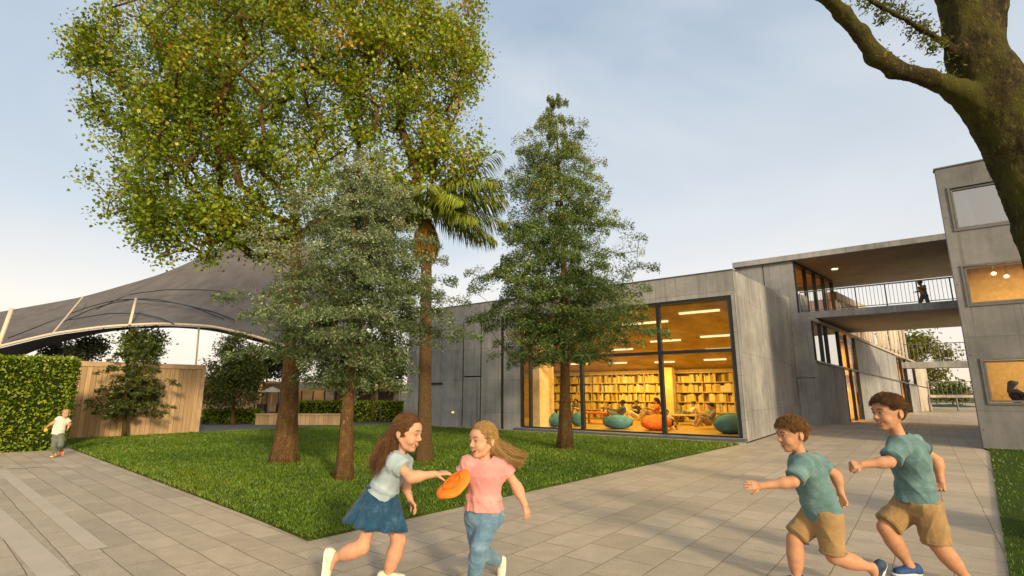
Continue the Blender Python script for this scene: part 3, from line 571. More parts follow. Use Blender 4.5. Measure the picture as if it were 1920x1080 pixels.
# ------------------------------------------------------------------ smooth solids from distance fields
def rc(a, b, ra, rb, k=0.02, op='u'): return dict(t='rc', a=np.asarray(a, float), b=np.asarray(b, float), ra=ra, rb=rb, k=k, op=op)
def el(c, r, ax=None, k=0.02, op='u'): return dict(t='el', c=np.asarray(c, float), r=np.asarray(r, float), ax=np.eye(3) if ax is None else np.asarray(ax, float), k=k, op=op)
def cc(a, b, ra, rb, side=None, ratio=1.0, k=0.01, op='u'): return dict(t='cc', a=np.asarray(a, float), b=np.asarray(b, float), ra=ra, rb=rb, side=side, ratio=ratio, k=k, op=op)
def cut(p, n, c=None, r=9.0): return dict(t='pl', p=np.asarray(p, float), n=nrm(n), c=np.asarray(p if c is None else c, float), r=r, k=0.004, op='i')
def _bounds(p):
    if p['t'] in ('rc', 'cc'):
        R = max(p['ra'], p['rb'])*max(1.0, p.get('ratio', 1.0)); return np.minimum(p['a'], p['b'])-R, np.maximum(p['a'], p['b'])+R
    if p['t'] == 'el': R = p['r'].max(); return p['c']-R, p['c']+R
    return None
def _eval(p, X):
    if p['t'] == 'rc':
        ba = p['b']-p['a']; q = X-p['a']; tt = np.clip((q @ ba)/(ba @ ba+1e-12), 0, 1)
        return np.linalg.norm(q-tt[..., None]*ba, axis=-1)-(p['ra']+(p['rb']-p['ra'])*tt)
    if p['t'] == 'cc':
        ba = p['b']-p['a']; L = np.linalg.norm(ba); d = ba/L; q = X-p['a']; h = q @ d
        s = p['side'] if p['side'] is not None else (V3(1, 0, 0) if abs(d[0]) < 0.8 else V3(0, 0, 1)); s = nrm(s-d*(s @ d)); f = np.cross(d, s)
        rad = np.sqrt((q @ s)**2+((q @ f)/p['ratio'])**2); R = p['ra']+(p['rb']-p['ra'])*np.clip(h/L, 0, 1)
        return np.maximum((rad-R)*min(1.0, p['ratio']), np.maximum(-h, h-L))
    if p['t'] == 'el':
        q = ((X-p['c']) @ p['ax'].T)/p['r']; k0 = np.linalg.norm(q, axis=-1); k1 = np.linalg.norm(q/p['r'], axis=-1)
        return k0*(k0-1)/(k1+1e-9)
    return (X-p['p']) @ p['n']
def field_mesh(prims, h):
    bs = [_bounds(p) for p in prims if p['op'] == 'u']; lo = np.min([b[0] for b in bs], 0)-4*h; hi = np.max([b[1] for b in bs], 0)+4*h
    n = np.ceil((hi-lo)/h).astype(int)+1; F = np.ones(n, np.float32)
    for p in prims:
        b = _bounds(p)
        if b is None: b = (p['c']-p['r'], p['c']+p['r'])
        m = p['k']*1.2+3*h
        i0 = np.maximum(np.floor((b[0]-m-lo)/h).astype(int), 0); i1 = np.minimum(np.ceil((b[1]+m-lo)/h).astype(int)+1, n)
        if np.any(i1 <= i0): continue
        g = np.meshgrid(*[lo[a]+h*np.arange(i0[a], i1[a]) for a in range(3)], indexing='ij'); X = np.stack(g, -1)
        d = _eval(p, X).astype(np.float32); sl = tuple(slice(i0[a], i1[a]) for a in range(3)); f = F[sl]; k = max(p['k'], 1e-4)
        if p['op'] == 'u': hh = np.maximum(k-np.abs(f-d), 0)/k; F[sl] = np.minimum(f, d)-hh*hh*k*0.25
        else:
            d = -d if p['op'] == 's' else d
            hh = np.maximum(k-np.abs(f-d), 0)/k; F[sl] = np.maximum(f, d)+hh*hh*k*0.25
    S = F < 0; c = np.zeros(n-1, np.uint8)
    for dx in (0, 1):
        for dy in (0, 1):
            for dz in (0, 1): c += S[dx:n[0]-1+dx, dy:n[1]-1+dy, dz:n[2]-1+dz]
    act = (c > 0) & (c < 8); idx = np.argwhere(act); acc = np.zeros((len(idx), 3)); cnt = np.zeros(len(idx))
    for ax in range(3):
        o = [a for a in range(3) if a != ax]
        for p_ in (0, 1):
            for q_ in (0, 1):
                a0 = np.zeros(3, int); a0[o[0]] = p_; a0[o[1]] = q_; a1 = a0.copy(); a1[ax] = 1
                v0 = F[tuple((idx+a0).T)]; v1 = F[tuple((idx+a1).T)]; cr = (v0 < 0) != (v1 < 0)
                tt = np.where(cr, v0/np.where(cr, v0-v1, 1), 0); acc += cr[:, None]*(a0+tt[:, None]*(a1-a0)); cnt += cr
    V = lo+h*(idx+acc/np.maximum(cnt, 1)[:, None]); ids = np.full(act.shape, -1, np.int64); ids[act] = np.arange(len(idx)); Q = []
    for ax in range(3):
        o = [(ax+1) % 3, (ax+2) % 3]; s0 = [slice(None)]*3; s1 = [slice(None)]*3; s0[ax] = slice(0, -1); s1[ax] = slice(1, None)
        a, b = S[tuple(s0)], S[tuple(s1)]; e = np.argwhere(a != b); ok = (e[:, o[0]] > 0) & (e[:, o[1]] > 0); e = e[ok]; fl = a[tuple(e.T)]
        def at_(d0, d1): q = e.copy(); q[:, o[0]] -= d0; q[:, o[1]] -= d1; return ids[tuple(q.T)]
        quad = np.stack([at_(1, 1), at_(0, 1), at_(0, 0), at_(1, 0)], 1); quad[~fl] = quad[~fl][:, ::-1]; Q.append(quad)
    return V, np.concatenate(Q)
def np_obj(name, V, Q, mat, parent=None, smooth=True):
    V = np.asarray(V, np.float32)-orig_of(parent).astype(np.float32); Q = np.asarray(Q, np.int32); me = bpy.data.meshes.new(name); k = Q.shape[1]
    me.vertices.add(len(V)); me.vertices.foreach_set('co', V.ravel()); me.loops.add(Q.size); me.loops.foreach_set('vertex_index', Q.ravel())
    me.polygons.add(len(Q)); me.polygons.foreach_set('loop_start', np.arange(len(Q), dtype=np.int32)*k); me.update(calc_edges=True)
    if smooth: me.polygons.foreach_set('use_smooth', [True]*len(Q))
    return link(name, me, mat, parent)
def vnormals(V, Q):
    a, b, c, d = (V[Q[:, i]] for i in range(4)); fn = np.cross(c-a, d-b); N = np.zeros_like(V)
    for i in range(4): np.add.at(N, Q[:, i], fn)
    return N/(np.linalg.norm(N, axis=1)[:, None]+1e-12)
def waves(X, scale, seed, octs=4):
    r = np.random.default_rng(seed); o = np.zeros(len(X)); amp = 1.0
    for k in range(octs):
        for j in range(3): o += amp*np.sin((X @ r.standard_normal(3))*scale*1.4+r.uniform(0, 6.3)+1.2*np.sin((X @ r.standard_normal(3))*scale))/3
        scale *= 1.9; amp *= 0.55
    return o
def solid(name, prims, h, mat, parent=None, fold=0.0, fscale=20, seed=1, aniso=None, sharp=False):
    V, Q = field_mesh(prims, h)
    if fold:
        N = vnormals(V, Q); X = V if aniso is None else V-np.outer(V @ nrm(aniso), nrm(aniso))*0.7
        V = V+N*(fold*(waves(X, fscale, seed) if not sharp else 1.3*(np.maximum(0, 1-1.1*np.abs(waves(X, fscale*.55, seed, 2)))**2-.25)+.35*waves(X, fscale*1.5, seed+1, 2)))[:, None]
    return np_obj(name, V, Q, mat, parent)

# ------------------------------------------------------------------ foliage
def leaf_polys(cen, size, width=0.5, up=0.35, shape='rhomb', axis=None, spread=1.0):
    m = len(cen); nrmv = RNG.standard_normal((m, 3)); nrmv[:, 2] += up*2; nrmv /= np.linalg.norm(nrmv, axis=1)[:, None]
    ax = RNG.standard_normal((m, 3))*spread; 
    if axis is not None: ax = ax*0.55+axis
    ax -= nrmv*np.sum(ax*nrmv, 1)[:, None]; ax /= np.linalg.norm(ax, axis=1)[:, None]+1e-9; bx = np.cross(nrmv, ax)
    L = (size*RNG.uniform(0.65, 1.3, m))[:, None]; W = L*width
    if shape == 'rhomb':
        sag = nrmv*L*RNG.uniform(-0.15, 0.15, (m, 1))
        P = [cen-ax*L*0.5, cen-bx*W*0.5+sag, cen+ax*L*0.5, cen+bx*W*0.5+sag]; k = 4
    else:
        f = [(-0.5, 0), (-0.28, 0.42), (0.02, 0.22), (0.18, 0.5), (0.2, 0.16), (0.55, 0.0), (0.2, -0.16), (0.18, -0.5), (0.02, -0.22), (-0.28, -0.42)]
        P = [cen+ax*L*u+bx*L*v*2*width-nrmv*L*abs(v)*0.35 for u, v in f]; k = len(f)
    return np.stack(P, 1).reshape(-1, 3), k
def foliage(name, cen, size, mat, parent, width=0.5, up=0.35, shape='rhomb', axis=None, tone=None, label=None):
    V, k = leaf_polys(cen, size, width, up, shape, axis); m = len(cen)
    r = 0.5+0.2*RNG.standard_normal(m)
    if tone is not None: r = r+tone
    return poly_mesh(name, V, k, mat, parent, np.clip(r, 0, 1))
def skeleton(trunk, attr, seg=0.3, arch=0.12, upbias=0.5, top=None):
    """grow branches from a trunk polyline to every attractor; returns list of (points, tips-count)"""
    nodes = [np.asarray(p, float) for p in trunk]; par = [-1]+list(range(len(trunk)-1)); nt = len(trunk)
    A = np.asarray(attr, float); T = np.array(trunk); order = np.argsort([np.min(np.linalg.norm(T-a, axis=1)) for a in A]); chains = []
    NP = np.zeros((60000, 3)); NP[:nt] = T; n = nt
    for i in order:
        a = A[i]; d = NP[:n]-a; hd = np.hypot(d[:, 0], d[:, 1]); cost = np.linalg.norm(d, axis=1)+upbias*np.maximum(0, d[:, 2]+0.35*hd)
        j = int(np.argmin(cost)); p = NP[j].copy(); L = np.linalg.norm(a-p); m = max(1, int(L/seg)); path = [j]
        for q in range(1, m+1):
            tt = q/m; x = p+(a-p)*tt; x[2] += arch*L*math.sin(math.pi*tt); 
            if q < m: x += RNG.standard_normal(3)*0.05*L/m
            if n >= 59990: break
            NP[n] = x; par.append(path[-1]); path.append(n); n += 1
        chains.append(path)
    cnt = np.zeros(n); 
    for ch in chains: cnt[ch[-1]] += 1
    for k in range(n-1, 0, -1):
        if par[k] >= 0: cnt[par[k]] += cnt[k]
    return NP[:n], cnt, chains
def tree(name, label, base, trunk, trad, attr, bark, leafm, nleaf, sigma, size, width, shape='rhomb', r0=0.012, up=0.35, group=None, arch=0.1, upbias=0.5, minr=0.004, flat=1.0, rexp=0.45, tonef=None, outward=0.0, spray=None):
    r = thing(name, base, label, 'tree', group); NP, cnt, chains = skeleton(trunk, attr, arch=arch, upbias=upbias)
    mb = MB(); mb.tube(trunk, trad, 24, True, 0.015, 0.16*np.exp(-np.linspace(0, 1, len(trunk))*14)+0.015)
    tn = len(trunk)
    for ch in chains:
        if len(ch) < 2: continue
        rad = np.minimum(r0*np.maximum(cnt[ch], 1)**rexp, 0.14); rad[0] = min(rad[0], rad[1]*1.15); rad[-1] *= 0.6
        if ch[0] < tn: rad[0] = rad[1]*1.2
        if rad.max() < minr: continue
        mb.tube(NP[ch], rad, 6, True)
    mb.build('trunk', bark, r, smooth=True, fix=False)
    tips = np.array([NP[ch[-1]] for ch in chains]); per = np.maximum(1, int(nleaf/len(tips)))
    off = RNG.standard_normal((len(tips), per, 3))*np.array([1, 1, flat])*sigma
    if spray is not None:         # flat feathery sprays that point away from the trunk
        rd = tips-np.array([base[0], base[1], 0]); rd[:, 2] = 0; rd /= np.linalg.norm(rd, axis=1)[:, None]+1e-6; tn_ = np.stack([-rd[:, 1], rd[:, 0], 0*rd[:, 0]], 1)
        e = np.clip(RNG.standard_normal((len(tips), per, 3)), -1.9, 1.9); R_ = np.linalg.norm(tips[:, :2]-np.array(base[:2]), axis=1); sz_ = RNG.uniform(.65, 1.35, (len(tips), 1, 1))*np.clip(R_/.9, .3, 1)[:, None, None]; rr_ = np.abs(e[..., :1])*spray[0]*sz_
        off = -rd[:, None, :]*(rr_-spray[0]*.5)+tn_[:, None, :]*e[..., 1:2]*spray[1]*sz_*(.35+rr_/spray[0])+np.array([0, 0, 1.])*(e[..., 2:3]*spray[2]+(rr_-spray[0]*.5)*.25)
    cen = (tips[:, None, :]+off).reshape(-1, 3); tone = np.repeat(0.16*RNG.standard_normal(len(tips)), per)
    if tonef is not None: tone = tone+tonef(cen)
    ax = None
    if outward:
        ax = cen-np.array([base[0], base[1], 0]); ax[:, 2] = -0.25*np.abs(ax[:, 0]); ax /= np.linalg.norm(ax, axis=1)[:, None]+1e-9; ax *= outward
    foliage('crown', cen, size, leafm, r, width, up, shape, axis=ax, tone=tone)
    return r
def blobs_sample(blobs, y, n, dy=1.0):
    out = []; w = np.array([b[2]*b[3]*(b[4] if len(b) > 4 else 1.0) for b in blobs], float); w /= w.sum()
    for b, k in zip(blobs, RNG.multinomial(n, w)):
        yy = y+(b[5] if len(b) > 5 else 0); c = at(b[0], b[1], yy); zc = c[1]*_c+(c[2]-CAM_H)*_s; s = zc/FPX
        u = RNG.standard_normal((k, 3)); u /= np.linalg.norm(u, axis=1)[:, None]; u *= (RNG.random(k)**0.36)[:, None]
        out.append(c+u*np.array([b[2]*s, dy*b[2]*s, b[3]*s]))
    return np.concatenate(out)
def whorl_sample(base, z0, z1, prof, n, layers, droop=0.15, lift=0.0):
    out = []
    lw = np.interp((np.arange(layers)+.5)/layers, prof[0], prof[1])**1.4+0.08; lw /= lw.sum()
    while len(out) < n:
        k = RNG.choice(layers, p=lw); tt = (k+0.5)/layers+RNG.normal(0, 0.25/layers); tt = min(max(tt, 0.0), 1.0)
        R = np.interp(tt, prof[0], prof[1])*(0.55+0.55*RNG.random()); a = RNG.uniform(0, 2*math.pi)+0.3*k; q = RNG.random()**0.6
        R *= 1+0.24*math.sin(a*3+k*1.7)
        out.append((base[0]+R*q*math.cos(a), base[1]+R*q*math.sin(a), z0+(z1-z0)*tt-droop*R*q**2+lift*q))
    return np.array(out)

# ------------------------------------------------------------------ hedge, timber wall, tensile canopy
M_HLEAF = leaf_mat('hedge_leaves', [(0.0, (0.05, 0.10, 0.005)), (0.5, (0.20, 0.30, 0.012)), (0.85, (0.36, 0.42, 0.02)), (1.0, (0.48, 0.46, 0.05))], 0.4)
M_HCORE = plain('hedge_core', (0.012, 0.02, 0.005), 0.95, 0.05)
hA = G(0, 849)[:2]; hd = nrm(G(120, 843.5)[:2]-hA); hn = np.array([-hd[1], hd[0]])
def hedge(name, F, a0, a1, depth, h, nleaf, size, label, cat='hedge', group=None):
    r = thing(name, F.pt((a0+a1)/2, depth/2, 0), label, cat, group); mb = MB(); mb.box(F, a0+.06, a1-.06, .06, depth-.06, 0, h-.06); mb.build('branches', M_HCORE, r)
    L = a1-a0; areas = np.array([L*h, L*depth, depth*h, depth*h]); k = RNG.multinomial(nleaf, areas/areas.sum()); P = []
    for s, m in enumerate(k):
        u, v, w = RNG.random(m), RNG.random(m), RNG.normal(0.02, 0.035, m)
        a = a0+u*L if s < 2 else np.full(m, a0 if s == 2 else a1); nn = v*depth if s else np.zeros(m); z = v*h if s == 0 else np.full(m, h)
        if s >= 2: nn = u*depth; z = v*h
        if s == 0: nn = w
        elif s == 1: z = z-w
        else: a = a+w*(1 if s == 2 else -1)
        P.append(F.o+a[:, None]*F.d+nn[:, None]*F.n); P[-1] = np.column_stack([P[-1], z])
    cen = np.concatenate(P); foliage('foliage', cen, size, M_HLEAF, r, 0.55, 0.1, tone=0.18*waves(cen, 7, 3, 2)); return r
hedge('hedge', Frame(hA, hd, hn), -5.0, 1.06, 1.1, 2.26, 15000, 0.085, 'tall clipped green hedge at the left edge behind the small child')
wA = G(130, 823)[:2]; wd_ = nrm(G(372, 811)[:2]-wA); wn = np.array([-wd_[1], wd_[0]]); FWD = Frame(wA, wd_, wn)
t = NT('timber_boards'); p = t.pos(); d = t.n('ShaderNodeVectorMath', operation='DOT_PRODUCT'); t.l(p, d.inputs[0]); d.inputs[1].default_value = (wd_[0], wd_[1], 0)
cx = t.n('ShaderNodeCombineXYZ'); t.l(d.outputs['Value'], cx.inputs[0]); sp = t.n('ShaderNodeSeparateXYZ'); t.l(p, sp.inputs[0]); t.l(sp.outputs['Z'], cx.inputs[2])
gr = t.noise(t.scaled(cx.outputs[0], 26, 1, 1.1), 1.0, 5, 0.65); fl = t.math('FLOOR', t.math('MULTIPLY', d.outputs['Value'], 7.5)); wnz = t.n('ShaderNodeTexWhiteNoise', noise_dimensions='1D'); t.l(fl, wnz.inputs['W'])
fr_ = t.math('FRACT', t.math('MULTIPLY', d.outputs['Value'], 7.5)); gap = t.math('LESS_THAN', fr_, 0.05)
col = t.ramp(t.math('ADD', t.math('MULTIPLY', gr, 0.8), t.math('MULTIPLY', wnz.outputs['Value'], 0.25)), [(0.3, (0.27, 0.18, 0.095)), (0.75, (0.54, 0.375, 0.205))])
col = t.mix(gap, col, (0.09, 0.062, 0.035)); t.bsdf(col, 0.8, 0.2, bump=t.math('SUBTRACT', gr, gap), strength=0.5, dist=0.01); M_TIMB = t.m
M_TIMT = plain('timber_trim', (0.40, 0.28, 0.16), 0.75, var=0.25, scale=4)
tw = thing('timber_wall', FWD.pt(1.5, 0.1, 0), 'warm board clad wall with a capping, behind the small pointed tree', 'wall'); wl = float(np.linalg.norm(G(372, 811)[:2]-wA))
mb = MB(); mb.box(FWD, -5, wl-0.12, 0.0, 0.2, 0, 2.2); mb.build('boarding', M_TIMB, tw)
mb = MB(); mb.box(FWD, -5, wl, -0.03, 0.23, 2.203, 2.36); mb.box(FWD, wl-0.118, wl, -0.03, 0.23, 0, 2.2); mb.build('trim', M_TIMT, tw)

t = NT('canopy_membrane'); p = t.pos(); t.bsdf(t.ramp(t.noise(p, 1.1, 5), [(0.3, (0.098, 0.090, 0.086)), (0.7, (0.142, 0.132, 0.126))]), 0.85, 0.15, bump=t.noise(p, 3, 3), strength=0.15, dist=0.05); M_MEMB = t.m
M_CREAM = plain('cream_steel', (0.62, 0.50, 0.36), 0.5, 0.3, var=0.1)
cv = thing('tensile_canopy', at(250, 700, 27)*[1, 1, 0], 'large dark grey tensile canopy with a cream arched edge beam', 'canopy')
def spline(P, n):
    P = np.asarray(P, float); s = np.concatenate([[0], np.cumsum(np.linalg.norm(np.diff(P, axis=0), axis=1))]); q = np.linspace(0, s[-1], n)
    B = np.stack([np.interp(q, s, P[:, k]) for k in range(3)], 1)
    for _ in range(max(1, n//14)): B[1:-1] = (B[:-2]+2*B[1:-1]+B[2:])/4
    return B
beam = spline([at(*q, 24) for q in ((-260, 715), (-120, 682), (0, 650), (100, 626), (200, 612.5), (300, 607), (400, 612), (480, 631), (540, 650), (600, 668), (650, 680))], 90)
ridge = spline([at(*q, 33) for q in ((-260, 622), (-120, 602), (0, 585), (20, 581), (155, 557), (300, 515), (360, 490), (460, 436), (520, 418), (580, 460), (650, 540), (690, 610))], 90)
lip = spline([at(*q, 25.5) for q in ((-260, 740), (-120, 715), (0, 690), (45, 665), (100, 645), (150, 633), (200, 622), (260, 616), (330, 614), (400, 620), (480, 640), (540, 658), (600, 675), (650, 688))], 90)
def loft(rows, sag=0.0):
    V = []; m = len(rows[0])
    for r_ in rows: V += list(r_)
    return V, [(i*m+j, i*m+j+1, (i+1)*m+j+1, (i+1)*m+j) for i in range(len(rows)-1) for j in range(m-1)]
rows = [beam+(ridge-beam)*k/12-np.array([0, 0, 1])*0.75*math.sin(math.pi*k/12)*np.abs(np.sin(np.linspace(0, 4*math.pi, 90)))[:, None]*0.35-np.array([0, 0, 0.30])*math.sin(math.pi*k/12) for k in range(13)]
mb = MB(); mb.add(*loft(rows)); mb.build('membrane', M_MEMB, cv, smooth=True)
mb = MB(); mb.add(*loft([beam-[0, -0.05, 0.06], lip])); mb.build('valance', M_MEMB, cv, smooth=True)
mb = MB(); mb.tube(beam+[0, -0.08, 0.0], 0.065, 8); mb.build('edge_beam', M_CREAM, cv, smooth=True)
for a, b, r_ in (((-8, 662), (22, 579), 0.09), ((243, 609), (255, 560), 0.06)):
    mb = MB(); mb.tube([at(*a, 23.8), at(*b, 24.5 if r_ > .08 else 25.4)], r_, 10); mb.build('mast', M_CREAM, cv, smooth=True)
for a, b in (((100, 624), (156, 556)), ((366, 700), (373, 614))):
    mb = MB(); mb.tube([at(*a, 24 if a[0] > 200 else 23.85), at(*b, 24.1 if a[0] > 200 else 31)], 0.04, 8); mb.build('pole', M_CREAM, cv)
for c_ in (((15, 634), (90, 605), (150, 580), (215, 562), (290, 560), (360, 575), (420, 598)), ((130, 600), (200, 588), (260, 587), (300, 596), (325, 607)), ((180, 580), (240, 552), (310, 543), (380, 543), (450, 550)), ((110, 608), (180, 575), (250, 560), (330, 568), (400, 584), (440, 600))):
    P = []
    for x, yv in c_:
        bx = int(np.argmin(np.abs((beam[:, 0]/(beam[:, 1])*979+960)-x))); tt = 0.0
        best = min(range(13), key=lambda k: abs((540-FPX*(-rows[k][bx][1]*_s+(rows[k][bx][2]-CAM_H)*_c)/(rows[k][bx][1]*_c+(rows[k][bx][2]-CAM_H)*_s))-yv)); q = rows[best][bx]
        P.append(at(x, yv, q[1]-0.25))
    mb = MB(); mb.tube(spline(P, 30), 0.028, 5); mb.build('cable', M_DARK, cv)

# ------------------------------------------------------------------ terrace beyond the lawn
pv = thing('pavilion', at(600, 760, 29)*[1, 1, 0], 'low warm timber and glass pavilion beyond the lawn trees', 'building')
def bx(mb, p0, p1, y0, y1): a, b = at(*p0, y0), at(*p1, y0); mb.hexa([(a[0], y0, b[2]), (b[0], y0, b[2]), (b[0], y1, b[2]), (a[0], y1, b[2]), (a[0], y0, a[2]), (b[0], y0, a[2]), (b[0], y1, a[2]), (a[0], y1, a[2])])
M_SAND = plain('sand_wall', (0.55, 0.40, 0.26), 0.85, var=0.2, scale=2)
mb = MB(); bx(mb, (470, 715), (560, 719), 28.6, 33); bx(mb, (552, 727), (748, 733), 27.6, 33); mb.build('roof', M_SAND, pv)
mb = MB(); bx(mb, (545, 718), (640, 726.5), 27.8, 28.2); mb.build('awning', plain('pale_awning', (0.45, 0.5, 0.55), 0.7), pv)
for x in (618, 660, 700, 742): mb = MB(); bx(mb, (x-4, 700 if x == 618 else 733.5), (x+4, 790), 27.7, 28.0); mb.build('column', M_CREAM, pv)
mb = MB(); bx(mb, (372, 706), (478, 790), 30.5, 31); bx(mb, (478, 719.5), (748, 792), 32.6, 33); mb.build('wall', M_SAND, pv)
for k in range(6):
    mb = MB(); x0 = 482+k*43; a, b = at(x0, 735, 29.5), at(x0+40, 786, 29.5); mb.quad((a[0], 29.5, 0.05), (b[0], 29.5, 0.05), (b[0], 29.5, a[2]), (a[0], 29.5, a[2])); mb.build('pane', M_GLASSM, pv)
mb = MB()
for k in range(13):
    x = 480+k*21.5; a = at(x, 735, 29.45); mb.bar((a[0], 29.45, 0), (a[0], 29.45, a[2]+0.1), 0.05)
mb.build('mullion', M_DARK, pv)
area_lamp(at(600, 700, 31)*[1, 1, 0]+[0, 0, 1.9], 6, 1, 240, (1, 0.72, 0.38))
M_WHITE = plain('white_canvas', (0.8, 0.78, 0.74), 0.7, var=0.05)
pa = thing('parasol', at(510, 784, 27)*[1, 1, 0], 'white parasol open over the far terrace', 'parasol'); q = at(510, 735, 27)
mb = MB(); mb.tube([(q[0], 27, 0), (q[0], 27, q[2]+0.2)], 0.03, 8); mb.build('pole', M_ALU, pa)
mb = MB(); n8 = 8; R = 0.62; vs = [(q[0], 27, q[2]+0.28)]+[(q[0]+R*math.cos(k*math.pi/4), 27+R*math.sin(k*math.pi/4), q[2]) for k in range(8)]; mb.add(vs, [(0, 1+k, 1+(k+1) % 8) for k in range(8)]); mb.build('canopy', M_WHITE, pa)
def chair(x, y, rz, label, proto=[None]):
    if proto[0] is None:
        r = thing('terrace_chair', (0, 0, 0), label, 'chair', 'chairs on the far terrace'); F0 = Frame((0, 0), (1, 0), (0, 1))
        mb = MB(); mb.box(F0, -.2, .2, -.2, .2, .40, .43); mb.build('seat', M_DARK, r); mb = MB(); mb.box(F0, -.2, .2, .18, .21, .5, .82); mb.build('backrest', M_DARK, r)
        for sx in (-.18, .18):
            for sy in (-.18, .19): mb = MB(); mb.bar((sx, sy, 0), (sx, sy, .40 if sy < 0 else .82), .03); mb.build('leg', M_DARK, r)
        proto[0] = r
    else:
        r = proto[0].copy(); C.objects.link(r)
        for ch in proto[0].children: c2 = ch.copy(); C.objects.link(c2); c2.parent = r
    r.location = (x, y, 0); r.rotation_euler = (0, 0, rz); r['label'] = label; return r
for k, px in enumerate((488, 503, 517, 570, 586, 604)):
    q = at(px, 784, 26.2+0.3*(k % 2)); chair(q[0], q[1], 0.5+1.9*k, 'dark chair standing on the far terrace behind the planter')
pl_ = thing('planter_wall', G(560, 797), 'low timber faced planter wall behind the broad trunk', 'planter'); a, b = G(478, 796.5), G(648, 797); FP = Frame(a[:2], b[:2]-a[:2], (0, 1)); LP = float(np.linalg.norm(b-a))
hp = at(478, 778, a[1])[2]; mb = MB(); mb.box(FP, 0, LP, 0, 0.5, 0, hp); mb.build('facing', M_TIMB, pl_); mb = MB(); mb.box(FP, -.03, LP+.03, -.03, .53, hp+.002, hp+.05); mb.build('coping', M_TIMT, pl_)
a, b = G(376, 795), G(477, 794.5); hedge('low_hedge', Frame(a[:2], b[:2]-a[:2], (0, 1)), 0, float(np.linalg.norm(b-a)), 0.7, 0.62, 2600, 0.10, 'low green hedge between the timber wall and the planter')
a, b = G(556, 791), G(748, 791); hedge('low_hedge', Frame(a[:2], b[:2]-a[:2], (0, 1)), 0, float(np.linalg.norm(b-a)), 0.9, 0.95, 4200, 0.11, 'low green hedge behind the three lawn trunks, left of the library')
po = thing('post', G(712, 792), 'short dark post at the edge of the asphalt path', 'post'); q = G(712, 792); mb = MB(); mb.tube([q, q+[0, 0, 0.66]], 0.05, 10); mb.build('shaft', M_DARK, po); mb = MB(); mb.tube([q+[0, 0, .662], q+[0, 0, .70]], [0.06, 0.045], 10); mb.build('cap', M_STEEL, po)
# ------------------------------------------------------------------ trees
M_BARKW = bark_mat('warm_bark', (0.15, 0.085, 0.033), (0.42, 0.25, 0.10), None, 0.35, 16)
M_BARKP = bark_mat('palm_bark', (0.17, 0.10, 0.045), (0.42, 0.27, 0.125), None, 1.6, 20)
M_BARKM = bark_mat('mossy_bark', (0.030, 0.023, 0.010), (0.18, 0.135, 0.05), (0.105, 0.105, 0.016), 0.45, 9)
M_PLANE = leaf_mat('plane_leaves', [(0.0, (0.07, 0.13, 0.006)), (0.4, (0.20, 0.30, 0.010)), (0.7, (0.36, 0.42, 0.018)), (0.9, (0.46, 0.38, 0.025)), (1.0, (0.42, 0.20, 0.02))], 0.42)
M_SAGE = leaf_mat('sage_leaves', [(0.0, (0.045, 0.08, 0.025)), (0.45, (0.12, 0.175, 0.065)), (0.75, (0.22, 0.275, 0.13)), (1.0, (0.38, 0.43, 0.28))], 0.3)
M_CYPR = leaf_mat('feathery_leaves', [(0.0, (0.035, 0.075, 0.018)), (0.45, (0.105, 0.18, 0.045)), (0.8, (0.215, 0.29, 0.075)), (1.0, (0.34, 0.34, 0.10))], 0.3)
M_SPRU = leaf_mat('spruce_leaves', [(0.0, (0.018, 0.032, 0.006)), (0.5, (0.055, 0.082, 0.012)), (0.85, (0.13, 0.15, 0.02)), (1.0, (0.21, 0.19, 0.04))], 0.25)
M_HAZY = leaf_mat('haze_paled_leaves', [(0.0, (0.07, 0.09, 0.05)), (0.6, (0.15, 0.175, 0.10)), (1.0, (0.26, 0.26, 0.16))], 0.3)  # distance haze mixed into the leaf colour of the far trees
M_GOLD = leaf_mat('golden_leaves', [(0.0, (0.06, 0.075, 0.006)), (0.6, (0.15, 0.155, 0.012)), (1.0, (0.30, 0.24, 0.03))], 0.35)
def trunk_line(pts, n=14):
    P = spline(pts, n); return P
def flare(n, r, f=1.55, top=0.75):
    tt = np.linspace(0, 1, n); return r*(1+(f-1)*np.exp(-tt*9))*(1-(1-top)*tt)

b = G(533, 869); tk = trunk_line([b-[0, 0, .05], at(538, 800, b[1]), at(546, 690, b[1]+.05), at(550, 600, b[1]), at(556, 500, b[1]+.1), at(552, 400, b[1]+.2)], 18)
PB = [(540, 140, 250, 190, 0.9), (330, 300, 150, 140), (300, 430, 95, 55), (395, 425, 110, 60), (255, 120, 110, 80), (180, 100, 55, 30, 1.6), (205, 220, 52, 32, 1.6), (260, 390, 60, 35, 1.3), (760, 150, 150, 150), (845, 285, 80, 75, 1.2), (620, 330, 170, 110), (700, 20, 200, 150), (400, 10, 200, 140), (330, 200, 150, 110), (540, -160, 330, 180), (470, 430, 110, 70), (860, 110, 50, 90), (760, 360, 100, 70)]
att = blobs_sample(PB, b[1], 1500, 0.75)
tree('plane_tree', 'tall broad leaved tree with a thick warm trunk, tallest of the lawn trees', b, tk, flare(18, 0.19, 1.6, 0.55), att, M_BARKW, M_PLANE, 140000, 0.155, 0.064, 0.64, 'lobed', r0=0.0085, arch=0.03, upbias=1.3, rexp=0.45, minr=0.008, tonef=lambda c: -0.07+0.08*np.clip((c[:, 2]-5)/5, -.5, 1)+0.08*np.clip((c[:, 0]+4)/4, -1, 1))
b = G(645, 903); tk = trunk_line([b-[0, 0, .05], at(651, 780, b[1]), at(656, 690, b[1]), at(662, 600, b[1]), at(664, 450, b[1]), at(648, 310, b[1])], 18)
zt = at(640, 285, b[1])[2]
att = whorl_sample((b[0]-.02, b[1]), 1.45, zt, ((0, .08, .2, .34, .5, .7, .85, 1), (0.7, 1.25, 1.75, 1.95, 1.55, 1.25, 0.85, 0.12)), 620, 17, 0.12, 0.08)
